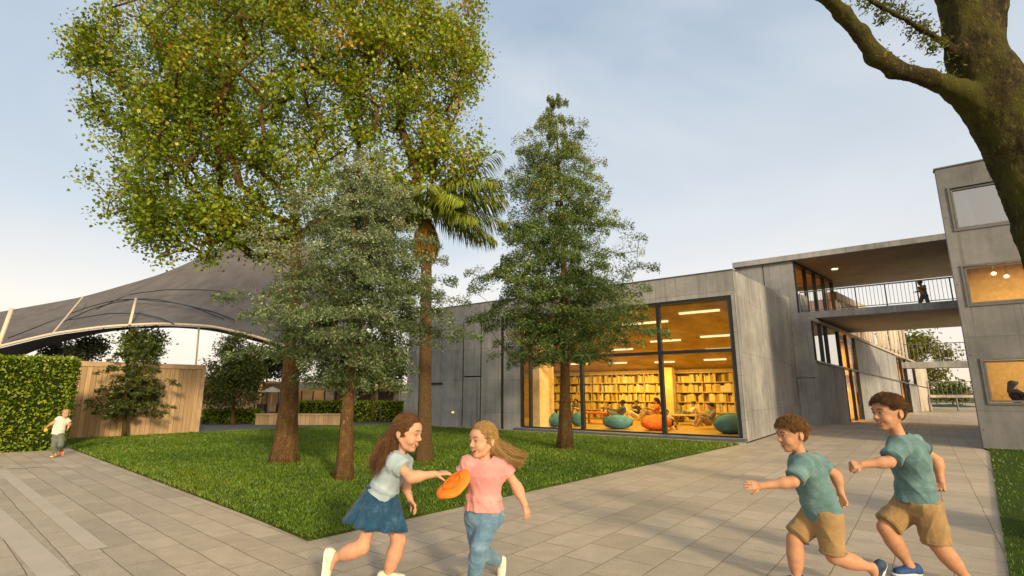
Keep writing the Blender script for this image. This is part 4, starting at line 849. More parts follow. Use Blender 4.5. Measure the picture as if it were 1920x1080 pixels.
tree('feathery_tree', 'pale sage feathery tree with a slim trunk, nearest to the girls', b, tk, flare(18, 0.108, 1.5, 0.35), att, M_BARKW, M_SAGE, 140000, 0.16, 0.052, 0.36, r0=0.005, arch=0.05, upbias=0.2, minr=0.005, flat=0.42, tonef=lambda c: 0.30*np.clip((c[:, 2]-3.1)/2, -.5, 1), outward=0.7, spray=(0.28, 0.13, 0.045))
b = G(1060, 843); tk = trunk_line([b-[0, 0, .05], at(1060, 740, b[1]), at(1059, 600, b[1]), at(1056, 430, b[1]), at(1042, 222, b[1])], 20)
zt = at(1040, 188, b[1])[2]
att = whorl_sample((b[0]-.05, b[1]), 2.15, zt, ((0, .07, .23, .34, .54, .76, .87, 1), (1.3, 2.4, 2.5, 2.35, 1.75, 1.35, 0.95, 0.2)), 760, 21, 0.14, 0.06)
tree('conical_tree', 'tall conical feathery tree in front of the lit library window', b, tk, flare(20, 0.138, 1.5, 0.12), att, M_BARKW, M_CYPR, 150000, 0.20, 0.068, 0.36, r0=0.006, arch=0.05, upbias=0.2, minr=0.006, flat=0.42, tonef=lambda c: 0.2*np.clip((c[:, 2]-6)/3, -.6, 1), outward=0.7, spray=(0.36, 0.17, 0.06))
# palm
b = G(795, 867); pt_ = thing('palm_tree', b, 'palm with drooping fronds between the two feathery trees', 'tree')
tk = trunk_line([b-[0, 0, .05], at(796, 780, b[1]), at(798, 650, b[1]), at(800, 405, b[1])], 40); rr = flare(40, 0.132, 1.5, 0.85)*(1+0.05*(np.arange(40) % 2)); mb = MB(); mb.tube(tk, rr, 16); mb.build('trunk', M_BARKP, pt_, smooth=True, fix=False)
M_FROND = leaf_mat('palm_leaf', [(0.0, (0.11, 0.16, 0.010)), (0.6, (0.26, 0.32, 0.025)), (1.0, (0.46, 0.46, 0.10))], 0.3)
M_DEADF = leaf_mat('dry_palm_leaf', [(0.0, (0.20, 0.10, 0.015)), (1.0, (0.42, 0.26, 0.05))], 0.3)
crown = tk[-1]
def frond(az, elev, L, drop, mat, name, seed):
    r = np.random.default_rng(seed); d = V3(math.cos(az), math.sin(az), 0); P = []; q = crown.copy(); e = elev
    for k in range(15): P.append(q.copy()); q = q+(d*math.cos(e)+V3(0, 0, 1)*math.sin(e))*L/14; e -= drop/14
    P = np.array(P); side = np.cross(d, (0, 0, 1)); V = []; m = 78
    T = np.gradient(P, axis=0); T /= np.linalg.norm(T, axis=1)[:, None]
    for i in range(m):
        tt = 0.12+0.88*i/(m-1); f = tt*14; j = min(int(f), 13); c = P[j]+(P[j+1]-P[j])*(f-j); tg = T[j]; ll = L*0.36*math.sin(math.pi*min(1, 0.12+tt*0.86))**0.7+0.05
        for sg in (-1, 1):
            dr = nrm(side*sg+tg*0.75+V3(0, 0, -0.42)+r.standard_normal(3)*0.16); w = nrm(np.cross(dr, V3(0, 0, 1)+tg*.3))*0.015
            mid = c+dr*ll*0.5; tip = c+dr*ll*0.95+V3(0, 0, -ll*0.34); V += [c-w*.6, mid-w, tip, mid+w]
    mb = MB(); mb.tube(P, np.linspace(0.022, 0.005, 15), 5)
    fr = mb.build(name, mat, pt_, fix=False); poly_mesh('leaflet', np.array(V), 4, mat, fr, np.clip(0.5+0.22*r.standard_normal(m*2), 0, 1)); return fr
for k, (az, elv, L, dp) in enumerate([(0.0, 0.75, 1.85, 1.3), (0.35, 1.1, 2.2, 1.2), (-0.4, 0.95, 2.0, 1.5), (0.7, 0.4, 1.7, 1.2), (-0.9, 0.6, 1.7, 1.5), (1.2, 1.1, 1.8, 1.5), (-1.4, 0.9, 1.5, 1.7), (2.0, 0.9, 1.7, 1.5), (2.7, 0.7, 1.5, 1.4), (-2.2, 0.8, 1.5, 1.5), (3.4, 1.0, 1.5, 1.6), (3.0, 0.3, 1.4, 1.2), (-2.7, 1.2, 1.7, 1.4), (0.15, 0.10, 1.7, 0.9), (-0.2, 1.2, 2.3, 1.1), (0.55, 1.3, 2.1, 0.9), (-0.6, 0.15, 1.6, 0.9), (0.1, 0.40, 1.85, 1.0), (-0.15, 0.62, 1.9, 1.0), (0.25, 0.85, 2.05, 1.0)]):
    frond(az, elv, L, dp, M_FROND, 'frond', 40+k)
for k in range(12): frond(k*0.55+0.2, -1.0-0.1*(k % 3), 0.75+0.12*(k % 3), 0.45, M_DEADF, 'dry_frond', 80+k)
# foreground tree at the right, grown as one smooth trunk
yT = 5.0
def TP(px, py, dy=0): return at(px, py, yT+dy)
def rp(px, py): q = at(px, py, yT); return (q[1]*_c+(q[2]-CAM_H)*_s)/FPX
def limb(L, k=0.05):
    out = []
    for (x0, y0, r0, *d0), (x1, y1, r1, *d1) in zip(L[:-1], L[1:]): out.append(rc(TP(x0, y0, d0[0] if d0 else 0), TP(x1, y1, d1[0] if d1 else 0), r0*rp(x0, y0), r1*rp(x1, y1), k))
    return out
ft = thing('mossy_tree', TP(2100, 1000)*[1, 1, 0], 'large leaning mossy tree trunk forking at the right edge of the frame', 'tree')
g = TP(2100, 1000); g[2] = -0.1
prims = [rc(g, TP(2100, 760), 0.5, 0.33, 0.1)]+limb([(2100, 760, 54), (2030, 600, 52), (1972, 430, 51), (1917, 285, 51), (1868, 185, 53), (1828, 100, 42), (1808, 10, 36), (1772, -90, 33), (1720, -260, 28)])+limb([(1832, 120, 38), (1842, 20, 34), (1858, -70, 31), (1880, -240, 28)])+limb([(1905, 268, 40), (1950, 205, 28), (2000, 140, 25), (2080, 10, 22)])+limb([(1848, 205, 34), (1800, 172, 20, -.05), (1742, 147, 14.5, -.1), (1680, 132, 14.5, -.15), (1642, 106, 15, -.2), (1612, 62, 12.5, -.25), (1580, 24, 11.5, -.3), (1540, -14, 11, -.4), (1470, -100, 11, -.6), (1400, -200, 8, -.8)])+limb([(1800, 110, 12), (1770, 80, 6, -.1), (1735, 58, 5, -.2), (1690, 33, 4.2, -.3), (1640, 5, 4, -.4), (1580, -40, 3, -.5)], 0.02)
V, Q = field_mesh(prims, 0.022); N = vnormals(V, Q); V = V+N*(0.010*waves(V*[1, 1, .45], 13, 5, 4)+0.004*waves(V*[1, 1, .5], 60, 8, 2))[:, None]; np_obj('trunk', V, Q, M_BARKM, ft)
lc = []
for (px, py, n_, s_) in ((1735, 55, 130, .05), (1715, 48, 150, .06), (1750, 72, 90, .05), (1765, 82, 60, .04), (1748, 92, 50, .03), (1730, 78, 40, .03), (1660, 15, 220, .07), (1690, 22, 120, .05), (1655, 38, 40, .03), (1630, 0, 160, .07), (1600, -30, 80, .08), (1780, 120, 26, .07), (1700, 118, 16, .05), (1660, 95, 14, .05), (1775, 138, 30, .05), (1592, 20, 8, .03), (1905, 130, 8, .03)):
    lc.append(TP(px, py, -.15)+RNG.standard_normal((n_, 3))*s_)
cen = np.concatenate(lc); foliage('crown', cen, 0.046, M_GOLD, ft, 0.45, 0.2, tone=-0.25)
# small trees by the timber wall and beyond
b = G(235, 820)+[0.05, -.12, 0]; zt = at(245, 612, b[1])[2]; tk = trunk_line([b-[0, 0, .05], at(237, 700, b[1]), at(246, 612, b[1])], 14)
att = whorl_sample((b[0]-.02, b[1]), 0.62, zt, ((0, .12, .35, .6, .8, 1), (0.75, 1.2, 1.05, 0.75, 0.5, 0.08)), 270, 11, 0.12, 0.08)
tree('small_spruce', 'small pointed dark tree in front of the timber wall', b, tk, flare(14, 0.06, 1.3, 0.3), att, M_BARKM, M_SPRU, 15000, 0.13, 0.10, 0.32, r0=0.004, upbias=0.1, minr=0.006, flat=0.45, outward=0.8, spray=(0.24, 0.11, 0.035))
b = G(437, 796); tk = trunk_line([b-[0, 0, .05], at(438, 740, b[1]), at(440, 640, b[1])], 12)
tree('small_tree', 'small bushy tree on a thin stem right of the timber wall', b, tk, flare(12, 0.075, 1.2, 0.5), blobs_sample([(437, 735, 46, 28), (430, 700, 46, 32), (440, 660, 34, 36), (400, 735, 26, 18), (470, 700, 24, 30)], b[1], 260), M_BARKW, M_SPRU, 15000, 0.17, 0.13, 0.4, r0=0.006, minr=0.01)
for (px, y, blobs, n_, mat, lab) in (
    (700, 25.5, [(690, 690, 50, 34), (650, 710, 36, 26), (735, 700, 32, 28), (700, 655, 46, 26), (660, 660, 40, 24)], 9000, M_CYPR, 'bushy tree over the low hedge left of the library'),
    (268, 25.0, [(262, 655, 26, 28), (285, 645, 18, 22), (245, 635, 18, 16)], 4000, M_CYPR, 'green tree rising behind the timber wall beside the small spruce'),
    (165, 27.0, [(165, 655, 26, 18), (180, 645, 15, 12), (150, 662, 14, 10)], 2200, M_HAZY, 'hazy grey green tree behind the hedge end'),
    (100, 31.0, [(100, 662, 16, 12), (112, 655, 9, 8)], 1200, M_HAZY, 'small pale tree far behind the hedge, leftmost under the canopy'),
    (500, 34.0, [(480, 680, 40, 26), (520, 690, 40, 22), (550, 670, 30, 30)], 5000, M_SPRU, 'dark tree behind the pavilion roof'),
    (1728, 47.0, [(1705, 660, 24, 26), (1735, 640, 20, 22), (1765, 660, 14, 14), (1730, 705, 36, 18), (1700, 725, 20, 14), (1680, 630, 14, 10)], 6000, M_GOLD, 'golden green tree beyond the footbridges'),
    (1790, 60.0, [(1780, 732, 12, 9), (1800, 735, 10, 7), (1755, 735, 10, 8)], 1500, M_SPRU, 'dark shrub far beyond the lowest walkway')):
    q = at(px, 780, y)*[1, 1, 0]; cz = at(px, blobs[0][1], y); tk = trunk_line([q, (q+cz)/2, cz], 8)
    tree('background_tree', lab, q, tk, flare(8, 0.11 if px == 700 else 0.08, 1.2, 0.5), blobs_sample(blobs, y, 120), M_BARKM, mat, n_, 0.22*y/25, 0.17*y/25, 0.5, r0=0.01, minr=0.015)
mb = MB(); bank = [at(1700+k*14, 772-(4 if 2 < k < 9 else 0)-10*math.sin(k/11*math.pi), 52) for k in range(12)]
mb.add(*loft([np.array([q*[1, 1, 0]-[0, 3, 0.05] for q in bank]), np.array(bank), np.array([q*[1, 1, 0]+[0, 6, 0] for q in bank])])); tag(mb.build('grass_bank', plain('bank_grass', (0.03, 0.06, 0.04), 0.95, 0.05, var=0.4, scale=1.0), smooth=True), kind='structure')
# ------------------------------------------------------------------ people
def skin_mat(name, c):
    t = NT(name); p = t.obj(); n = t.noise(p, 30, 4); col = t.ramp(n, [(0.3, tuple(x*0.9 for x in c)), (0.7, tuple(min(1, x*1.08) for x in c))])
    b = t.bsdf(t.mix(0.35, col, t.ramp(t.noise(p, 9, 4, 0.6), [(0.3, (0.42, 0.44, 0.46)), (0.7, (0.60, 0.53, 0.50))]), 'OVERLAY'), 0.58, 0.25, bump=t.noise(p, 220, 2), strength=0.05, dist=0.002); b.inputs['Subsurface Weight'].default_value = 0.03; b.inputs['Subsurface Radius'].default_value = (0.02, 0.008, 0.004); b.inputs['Subsurface Scale'].default_value = 0.4; return t.m
def cloth_mat(name, c, fade=0.35, weave=420, scale=9, wear=None):
    t = NT(name); p = t.obj(); n = t.noise(p, scale, 6, 0.7); f = t.noise(p, weave, 2, 0.5)
    col = t.ramp(n, [(0.28, tuple(x*(1-fade) for x in c)), (0.55, c), (0.8, wear or tuple(min(1, x*(1+fade)) for x in c))])
    cr_ = t.noise(p, 22, 3, 0.6); cr_ = t.math('ABSOLUTE', t.math('SUBTRACT', cr_, 0.5)); h = t.math('ADD', t.math('MULTIPLY', n, 1.0), t.math('ADD', t.math('MULTIPLY', f, 0.35), t.math('MULTIPLY', cr_, -1.2)))
    t.bsdf(col, 0.95, 0.06, bump=h, strength=0.35, dist=0.006, Sheen_Weight=0.15); return t.m
SKIN = skin_mat('fair_skin', (0.50, 0.275, 0.168)); SKIN2 = skin_mat('warm_skin', (0.45, 0.232, 0.13)); SKIN3 = skin_mat('brown_skin', (0.22, 0.11, 0.06))
M_EYE = plain('eye_white', (0.36, 0.34, 0.32), 0.25, 0.5, var=0.02); M_IRIS = plain('dark_iris', (0.03, 0.018, 0.01), 0.15, 0.6); M_LIP = plain('lip', (0.46, 0.19, 0.13), 0.45); M_MOUTH = plain('mouth_inside', (0.10, 0.015, 0.012), 0.6); M_TEETH = plain('teeth', (0.75, 0.70, 0.60), 0.3, var=0.03)
def hair_mat(name, c0, c1):
    t = NT(name); n = t.noise(t.obj(), 60, 4, 0.7); at_ = t.n('ShaderNodeAttribute', attribute_name='rnd').outputs['Fac']
    b = t.bsdf(t.ramp(t.math('ADD', t.math('MULTIPLY', n, 0.5), t.math('MULTIPLY', at_, 0.55)), [(0.15, c0), (0.85, c1)]), 0.5, 0.22); return t.m
H_BROWN = hair_mat('brown_hair', (0.05, 0.024, 0.010), (0.18, 0.09, 0.034)); H_BLOND = hair_mat('blond_hair', (0.20, 0.11, 0.035), (0.46, 0.29, 0.11)); H_DARK = hair_mat('dark_hair', (0.012, 0.009, 0.007), (0.04, 0.028, 0.02)); H_CHEST = hair_mat('chestnut_hair', (0.085, 0.040, 0.014), (0.27, 0.135, 0.045)); H_PALE = hair_mat('pale_hair', (0.36, 0.24, 0.12), (0.55, 0.40, 0.22))

class Head:
    def __init__(s, c, fwd, Hh, roll=0.0):
        s.c = np.asarray(c, float); s.f = nrm(fwd); u = V3(0, 0, 1)-s.f*s.f[2]; s.u = nrm(u); s.r = np.cross(s.f, s.u); s.H = Hh
        if roll: s.u, s.r = s.u*math.cos(roll)+s.r*math.sin(roll), s.r*math.cos(roll)-s.u*math.sin(roll)
        s.ax = np.stack([s.f, s.u, s.r])
    def p(s, f, u, r): return s.c+s.H*(f*s.f+u*s.u+r*s.r)
    def E(s, f, u, r, rf, ru, rr, k=0.02, op='u'): return el(s.p(f, u, r), np.array([rf, ru, rr])*s.H, s.ax, k*s.H, op)
    def R(s, a, b, ra, rb, k=0.02, op='u'): return rc(s.p(*a), s.p(*b), ra*s.H, rb*s.H, k*s.H, op)
    SM = ((-.125, -.228, .335), (-.065, -.264, .378), (0, -.275, .392), (.065, -.264, .378), (.125, -.228, .335))
    def prims(s, mouth=0.05):
        o = [s.E(-.035, .12, 0, .39, .385, .345, .03), s.E(.10, -.10, 0, .285, .34, .265, .10), s.E(.255, -.395, 0, .105, .085, .115, .09), s.E(.235, .15, 0, .175, .20, .25, .08), s.E(.13, -.30, 0, .17, .15, .20, .07)]
        for r in (-1, 1): o += [s.E(.245, -.15, .15*r, .12, .115, .11, .07), s.R((.13, -.36, .14*r), (-.03, -.17, .245*r), .055, .06, .06), s.R((.355, .10, .07*r), (.325, .095, .20*r), .032, .03, .04)]
        for r in (-1, 1): o += [s.E(.41, .025, .135*r, .055, .05, .075, .045, 's')]
        o += [s.R((.378, .03, 0), (.448, -.10, 0), .026, .042, .05), s.E(.41, -.122, .040, .034, .030, .032, .025), s.E(.41, -.122, -.040, .034, .030, .032, .025), s.E(.446, -.152, .026, .016, .010, .012, .008, 's'), s.E(.446, -.152, -.026, .016, .010, .012, .008, 's')]
        o += [s.E(.325, -.265, 0, .078, .08, .12, .05)]
        if mouth: o += [s.R((p[2]+.03, p[1], p[0]), (q[2]+.03, q[1], q[0]), mouth*(.55 if i in (0,) else 1), mouth*(.55 if i == 3 else 1), .008, 's') for i, (p, q) in enumerate(zip(s.SM[:-1], s.SM[1:]))]
        for r in (-1, 1): o += [s.E(-.06, -.025, .36*r, .070, .11, .030, .02), s.E(-.035, -.025, .395*r, .040, .070, .024, .008, 's'), s.R((-.02, .03, .375*r), (-.035, -.06, .375*r), .012, .010, .01), s.E(-.04, -.125, .345*r, .035, .04, .025, .03)]
        return o
    def extras(s, parent, mouth=0.05, brow=H_BROWN, h=0.004):
        for r in (-1, 1):
            bm = bmesh.new(); bmesh.ops.create_uvsphere(bm, u_segments=14, v_segments=10, radius=.059*s.H); me = bpy.data.meshes.new('eye'); bm.to_mesh(me); bm.free(); me.polygons.foreach_set('use_smooth', [True]*len(me.polygons))
            e = link('eye', me, M_EYE, parent); e.location = tuple(s.p(.326, .03, .132*r)-orig_of(parent))
            V = [s.p(.384, .028, .128*r)]; ring = [s.p(.375, .028+.040*math.sin(k*math.pi/5), .128*r+.040*math.cos(k*math.pi/5)) for k in range(10)]
            me = bpy.data.meshes.new('iris'); base = s.p(.326, .03, .132*r); me.from_pydata([tuple(v-base) for v in V+ring], [], [(0, 1+k, 1+(k+1) % 10) for k in range(10)]); me.materials.append(M_IRIS); io = bpy.data.objects.new('iris', me); C.objects.link(io); io.parent = e
            mb = MB(); mb.tube([s.p(.402, .112, .055*r), s.p(.412, .140, .115*r), s.p(.385, .145, .175*r), s.p(.335, .115, .235*r)], np.array([.008, .013, .011, .004])*s.H, 6); mb.build('eyebrow', brow, parent, smooth=True)
            mb = MB(); mb.tube([s.p(.368, .036, .072*r), s.p(.381, .063, .130*r), s.p(.346, .040, .192*r)], np.array([.012, .019, .012])*s.H, 6); mb.build('eyelid', SKIN2, parent, smooth=True)
            mb = MB(); mb.tube([s.p(.380, .026, .072*r), s.p(.394, .046, .130*r), s.p(.352, .028, .198*r)], np.array([.005, .009, .006])*s.H, 5); mb.build('eyelash', M_IRIS, parent, smooth=True)
            mb = MB(); mb.tube([s.p(.366, .008, .085*r), s.p(.376, -.010, .130*r), s.p(.345, .004, .182*r)], np.array([.006, .010, .006])*s.H, 6); mb.build('eyelid', SKIN2, parent, smooth=True)
        if mouth:
            mb = MB(); mb.tube([s.p(f-.01, u, r) for r, u, f in s.SM], np.array([.3, 1.25, 1.3, 1.25, .3])*mouth*s.H, 8); mb.build('mouth', M_MOUTH, parent, smooth=True)
            mb = MB(); mb.tube([s.p(f+.008, u+mouth*.45, r*.8) for r, u, f in s.SM], np.array([.25, .62, .62, .62, .25])*mouth*s.H, 6); mb.build('teeth', M_TEETH, parent, smooth=True)
        lw = mouth if mouth else 0.010
        for sg in (-1, 1):
            mb = MB(); mb.tube([s.p(f+.012, u+sg*lw*(1.0 if 0 < i < 4 else .2), r) for i, (r, u, f) in enumerate(s.SM)], np.array([.004, .009, .011, .009, .004])*s.H, 6); mb.build('lip', M_LIP, parent, smooth=True)

def rot(v, ax, a): ax = nrm(ax); return v*math.cos(a)+np.cross(ax, v)*math.sin(a)+ax*(ax @ v)*(1-math.cos(a))
def hand(wr, tip, palm, L=0.13, curl=0.3, thumb=1, spread=0.08, k=0.004):
    """palm plus four unequal bent fingers and a thumb leaving its side"""
    d = nrm(tip-wr); n = nrm(palm-d*(palm @ d)); s = np.cross(d, n)*thumb; o = []; kn = wr+d*L*0.50
    for q in (-1, -.35, .35, 1): o.append(rc(wr+s*q*L*.10+d*L*.06, kn+s*q*L*.20, L*.085, L*.088, L*.10))
    for q, lf, cu in ((1, .43, .9), (.35, .49, 1.0), (-.35, .46, 1.08), (-1, .36, 1.2)):
        p = kn+s*q*L*.215; v = nrm(d+s*q*spread); r = L*.068
        for i, f in enumerate((.46, .31, .23)):
            v = rot(v, np.cross(v, n), curl*cu*(0.8 if i == 0 else 1.0)); e = p+v*L*lf*f*1.05; o.append(rc(p, e, r, r*.9, k if i else L*.05)); p = e; r *= .9
    p = wr+d*L*.14+s*L*.16+n*L*.04; v = nrm(d*.75+s*.7+n*.35); r = L*.085
    for i, f in enumerate((.26, .19, .14)): e = p+v*L*f; o.append(rc(p, e, r, r*.86, L*.04 if i == 0 else k)); p = e; r *= .86; v = nrm(rot(v, np.cross(v, nrm(d*.5+n*.8-s*.5)), 0.25+curl*.35))
    return o
def limb3(a, b, c, ra, rb, rc_, calf=0.0, back=None):
    o = [rc(a, b, ra, rb, .03), rc(b, c, rb, rc_, .03)]
    if calf: q = b+(c-b)*.33; q = q+(back if back is not None else 0); o.append(el(q, [calf]*3, None, .04)); o.append(rc(b+(c-b)*.12, b+(c-b)*.55, rb*.95, calf*.92, .04))
    return o
def torso(J, w, d, side, g=0.0):
    sp = nrm(J['neck']-J['pelvis']); s = nrm(side-sp*(side @ sp)); f = np.cross(sp, s); ax = np.stack([s, f, sp]); L = np.linalg.norm(J['neck']-J['pelvis'])
    return ax, [el(J['chest'], [w+g, d+g, L*.33], ax, .05), el(J['waist'], [w*.88+g, d*.92+g, L*.28], ax, .05), el(J['pelvis'], [w*.84+g, d*.86+g, L*.20], ax, .05)]
def shoe(name, an, heel, toe, sole_n, mat, sole_mat, parent, S=1.0, h=0.006):
    """upper with a collar round the ankle, and a rubber sole"""
    d = nrm(toe-heel); n = nrm(sole_n-d*(sole_n @ d)); L = np.linalg.norm(toe-heel); w = .20*L; s = np.cross(d, n)
    u = [rc(heel+d*w*.85-n*w*.75, heel+d*w*.85-n*w*.15, w*.72, w*.85, .02), rc(heel+d*L*.35-n*w*.55, toe-d*w*.9-n*w*.30, w*.85, w*.80, .03), rc(heel+d*w*.9-n*w*.6, an-(-n)*0+0*d, w*.78, w*.72, .03), cut(heel+n*0.0, n, heel+d*L/2, L)]
    o = solid(name, u, h, mat, parent, fold=.002, fscale=40)
    so = [rc(heel+d*w*.9, heel+d*L*.45, w*.88, w*.86, .02), rc(heel+d*L*.45, toe-d*w*.8, w*.86, w*.92, .02), cut(heel+n*w*.18, n, heel+d*L/2, L), cut(heel-n*w*.22, -n, heel+d*L/2, L)]
    so_ = solid('sole', so, h, sole_mat, parent); so_.parent = o
    mb = MB()
    for q in (.42, .50, .58): c = heel+d*L*q-n*w*(1.28-(q-.42)*2.2); mb.tube([c-s*w*.42+n*w*.1, c-n*w*.06, c+s*w*.42+n*w*.1], w*.07, 5)
    l_ = mb.build('lace', sole_mat, parent, smooth=True); l_.parent = o
    return o
def tshirt(name, J, w, d, side, hem, wh, dh, sleeves, mat, parent, h, nk=0.055, fold=.006, seed=3, hem_n=None):
    ax, _ = torso(J, w, d, side); ch = J['chest']; sp = ax[2]; L = np.linalg.norm(J['neck']-J['chest'])
    up = J['neck']-sp*L*.25
    P = [cc(hem, J['waist'], wh, w*.97, ax[0], dh/wh, .03), cc(J['waist'], ch, w*.97, w*1.06, ax[0], d/w, .04), el(ch+sp*L*.2, [w*1.03, d*1.05, L*.95], ax, .05)]
    for sh, se, r0, r1 in sleeves: P += [rc(up, sh, .050, r0*.92, .05), cc(sh, se, r0*.97, r1, None, 1.0, .04)]
    P += [rc(J['neck']-sp*.005, J['neck']+(J['head']-J['neck'])*.7, nk, nk*1.05, .008, 's')]
    o = solid(name, P, h, mat, parent, fold=fold, fscale=17, seed=seed, aniso=sp+0.5*ax[0], sharp=True)
    for sh, se, r0, r1 in sleeves:
        dv = nrm(se-sh); sv = nrm(np.cross(dv, (.3, 1, .2))); fv = np.cross(dv, sv); mb = MB(); e = se-dv*.012
        mb.tube([e+(sv*math.cos(q)+fv*math.sin(q))*(r1+.0015) for q in np.linspace(0, 2*math.pi, 30)], .0035, 5); mb.build('sleeve_hem', mat, parent, smooth=True).parent = o
    # ribbed collar
    a = nrm(J['head']-J['neck']); s = nrm(ax[0]-a*(a @ ax[0])); f = np.cross(a, s); c0 = J['neck']-sp*.004; mb = MB()
    mb.tube([c0+(s*math.cos(q)+f*math.sin(q))*nk*1.02+a*.004 for q in np.linspace(0, 2*math.pi, 25)], .006, 6); c_ = mb.build('collar', mat, parent, smooth=True); c_.parent = o
    return o
def scalp(hd, n, seed):
    r = np.random.default_rng(seed); u = r.standard_normal((n*5, 3)); u /= np.linalg.norm(u, axis=1)[:, None]
    ok = (u[:, 1] > -.45) & ~((u[:, 0] > .72) & (u[:, 1] < .50)) & ~((u[:, 0] > .42) & (u[:, 1] < .22)); return u[ok][:n], r
def surf(hd, u, g=0.0):
    u = np.asarray(u); gg = np.asarray(g)[..., None] if np.ndim(g) else g
    return hd.c+hd.H*(hd.f*(-.035+(.39+gg)*u[..., 0:1])+hd.u*(.12+(.385+gg)*u[..., 1:2])+hd.r*((.345+gg)*u[..., 2:3]))
def strands(name, P, rad, mat, parent, seed):
    """P (n,k,3) hair paths, rad (k,) or (n,k): three sided fibres in one mesh with a tone per fibre"""
    n, k, _ = P.shape; T = np.gradient(P, axis=1); T /= np.linalg.norm(T, axis=2)[..., None]+1e-9
    r = np.random.default_rng(seed); ref = r.standard_normal((n, 1, 3)); X = np.cross(T, ref); X /= np.linalg.norm(X, axis=2)[..., None]+1e-9; Y = np.cross(T, X); rad = np.broadcast_to(rad, (n, k))[..., None]
    V = np.stack([P+rad*(X*math.cos(q)+Y*math.sin(q)) for q in (0, 2.0944, 4.18879)], 2).reshape(-1, 3)
    i = np.arange(n)[:, None, None]*k*3; j = np.arange(k-1)[None, :, None]*3; c = np.arange(3)[None, None, :]; c2 = (c+1) % 3; b_ = i+j
    Q = np.stack([b_+c, b_+c2, b_+3+c2, b_+3+c], -1).reshape(-1, 4); o = np_obj(name, V, Q, mat, parent)
    at_ = o.data.attributes.new('rnd', 'FLOAT', 'FACE'); at_.data.foreach_set('value', np.repeat(r.random(n), (k-1)*3).astype(np.float32)); return o
def short_hair(hd, mat, parent, h, seed=1, length=.16, n=4200, lift=.05):
    P = [hd.E(-.045, .14, 0, .395, .39, .36, .03), hd.E(.10, .36, 0, .25, .13, .26, .08), hd.E(-.24, -.06, 0, .18, .20, .24, .06)]
    P += [hd.E(.50, -.02, 0, .30, .30, .46, .04, 's'), hd.E(.32, -.27, 0, .42, .42, .6, .04, 's'), hd.E(-.03, -.07, .38, .14, .20, .16, .03, 's'), hd.E(-.03, -.07, -.38, .14, .20, .16, .03, 's'), hd.E(-.15, -.48, 0, .42, .24, .5, .05, 's')]
    o = solid('hair', P, h, mat, parent, fold=.008*hd.H, fscale=60, seed=seed)
    u, r = scalp(hd, n, seed); m = len(u); tuft = waves(u, 4.5, seed, 2)[:, None]*.35; fl = np.stack([np.where(u[:, 1] > .45, .15, -.75)+tuft[:, 0]*.6, np.where(u[:, 1] > .45, .15, -.65), u[:, 2]*.6+.45*waves(u, 3.0, seed+9, 2)], 1)+r.standard_normal((m, 3))*.13
    u = u[~((np.abs(u[:, 2]) > .6) & (u[:, 1] < .05) & (u[:, 0] > -.45))]; m = len(u); tuft = waves(u, 4.5, seed, 2)[:, None]*.35; fl = np.stack([np.where(u[:, 1] > .45, .15, -.75)+tuft[:, 0]*.6, np.where(u[:, 1] > .45, .15, -.65), u[:, 2]*.6+.45*waves(u, 3.0, seed+9, 2)], 1)+r.standard_normal((m, 3))*.13
    p0 = surf(hd, u, .015); nn = p0-hd.c; nn /= np.linalg.norm(nn, axis=1)[:, None]; tg = fl @ hd.ax; tg -= nn*np.sum(tg*nn, 1)[:, None]; tg /= np.linalg.norm(tg, axis=1)[:, None]; ll = (hd.H*length*r.uniform(.5, 1.15, m)*np.where(u[:, 1] > .3, 1.15, .42))[:, None]
    lf_ = (hd.H*lift*r.uniform(.3, 1.6, m)*np.where(u[:, 1] > .4, 1.5, .6))[:, None]
    Pm = np.stack([p0, p0+tg*ll*.35+nn*lf_*.8, p0+tg*ll*.7+nn*lf_*.9, p0+tg*ll+nn*lf_*.25], 1)
    s_ = strands('hair_lock', Pm, np.array([.0055, .006, .005, .0015])*hd.H, mat, parent, seed); s_.parent = o; return o
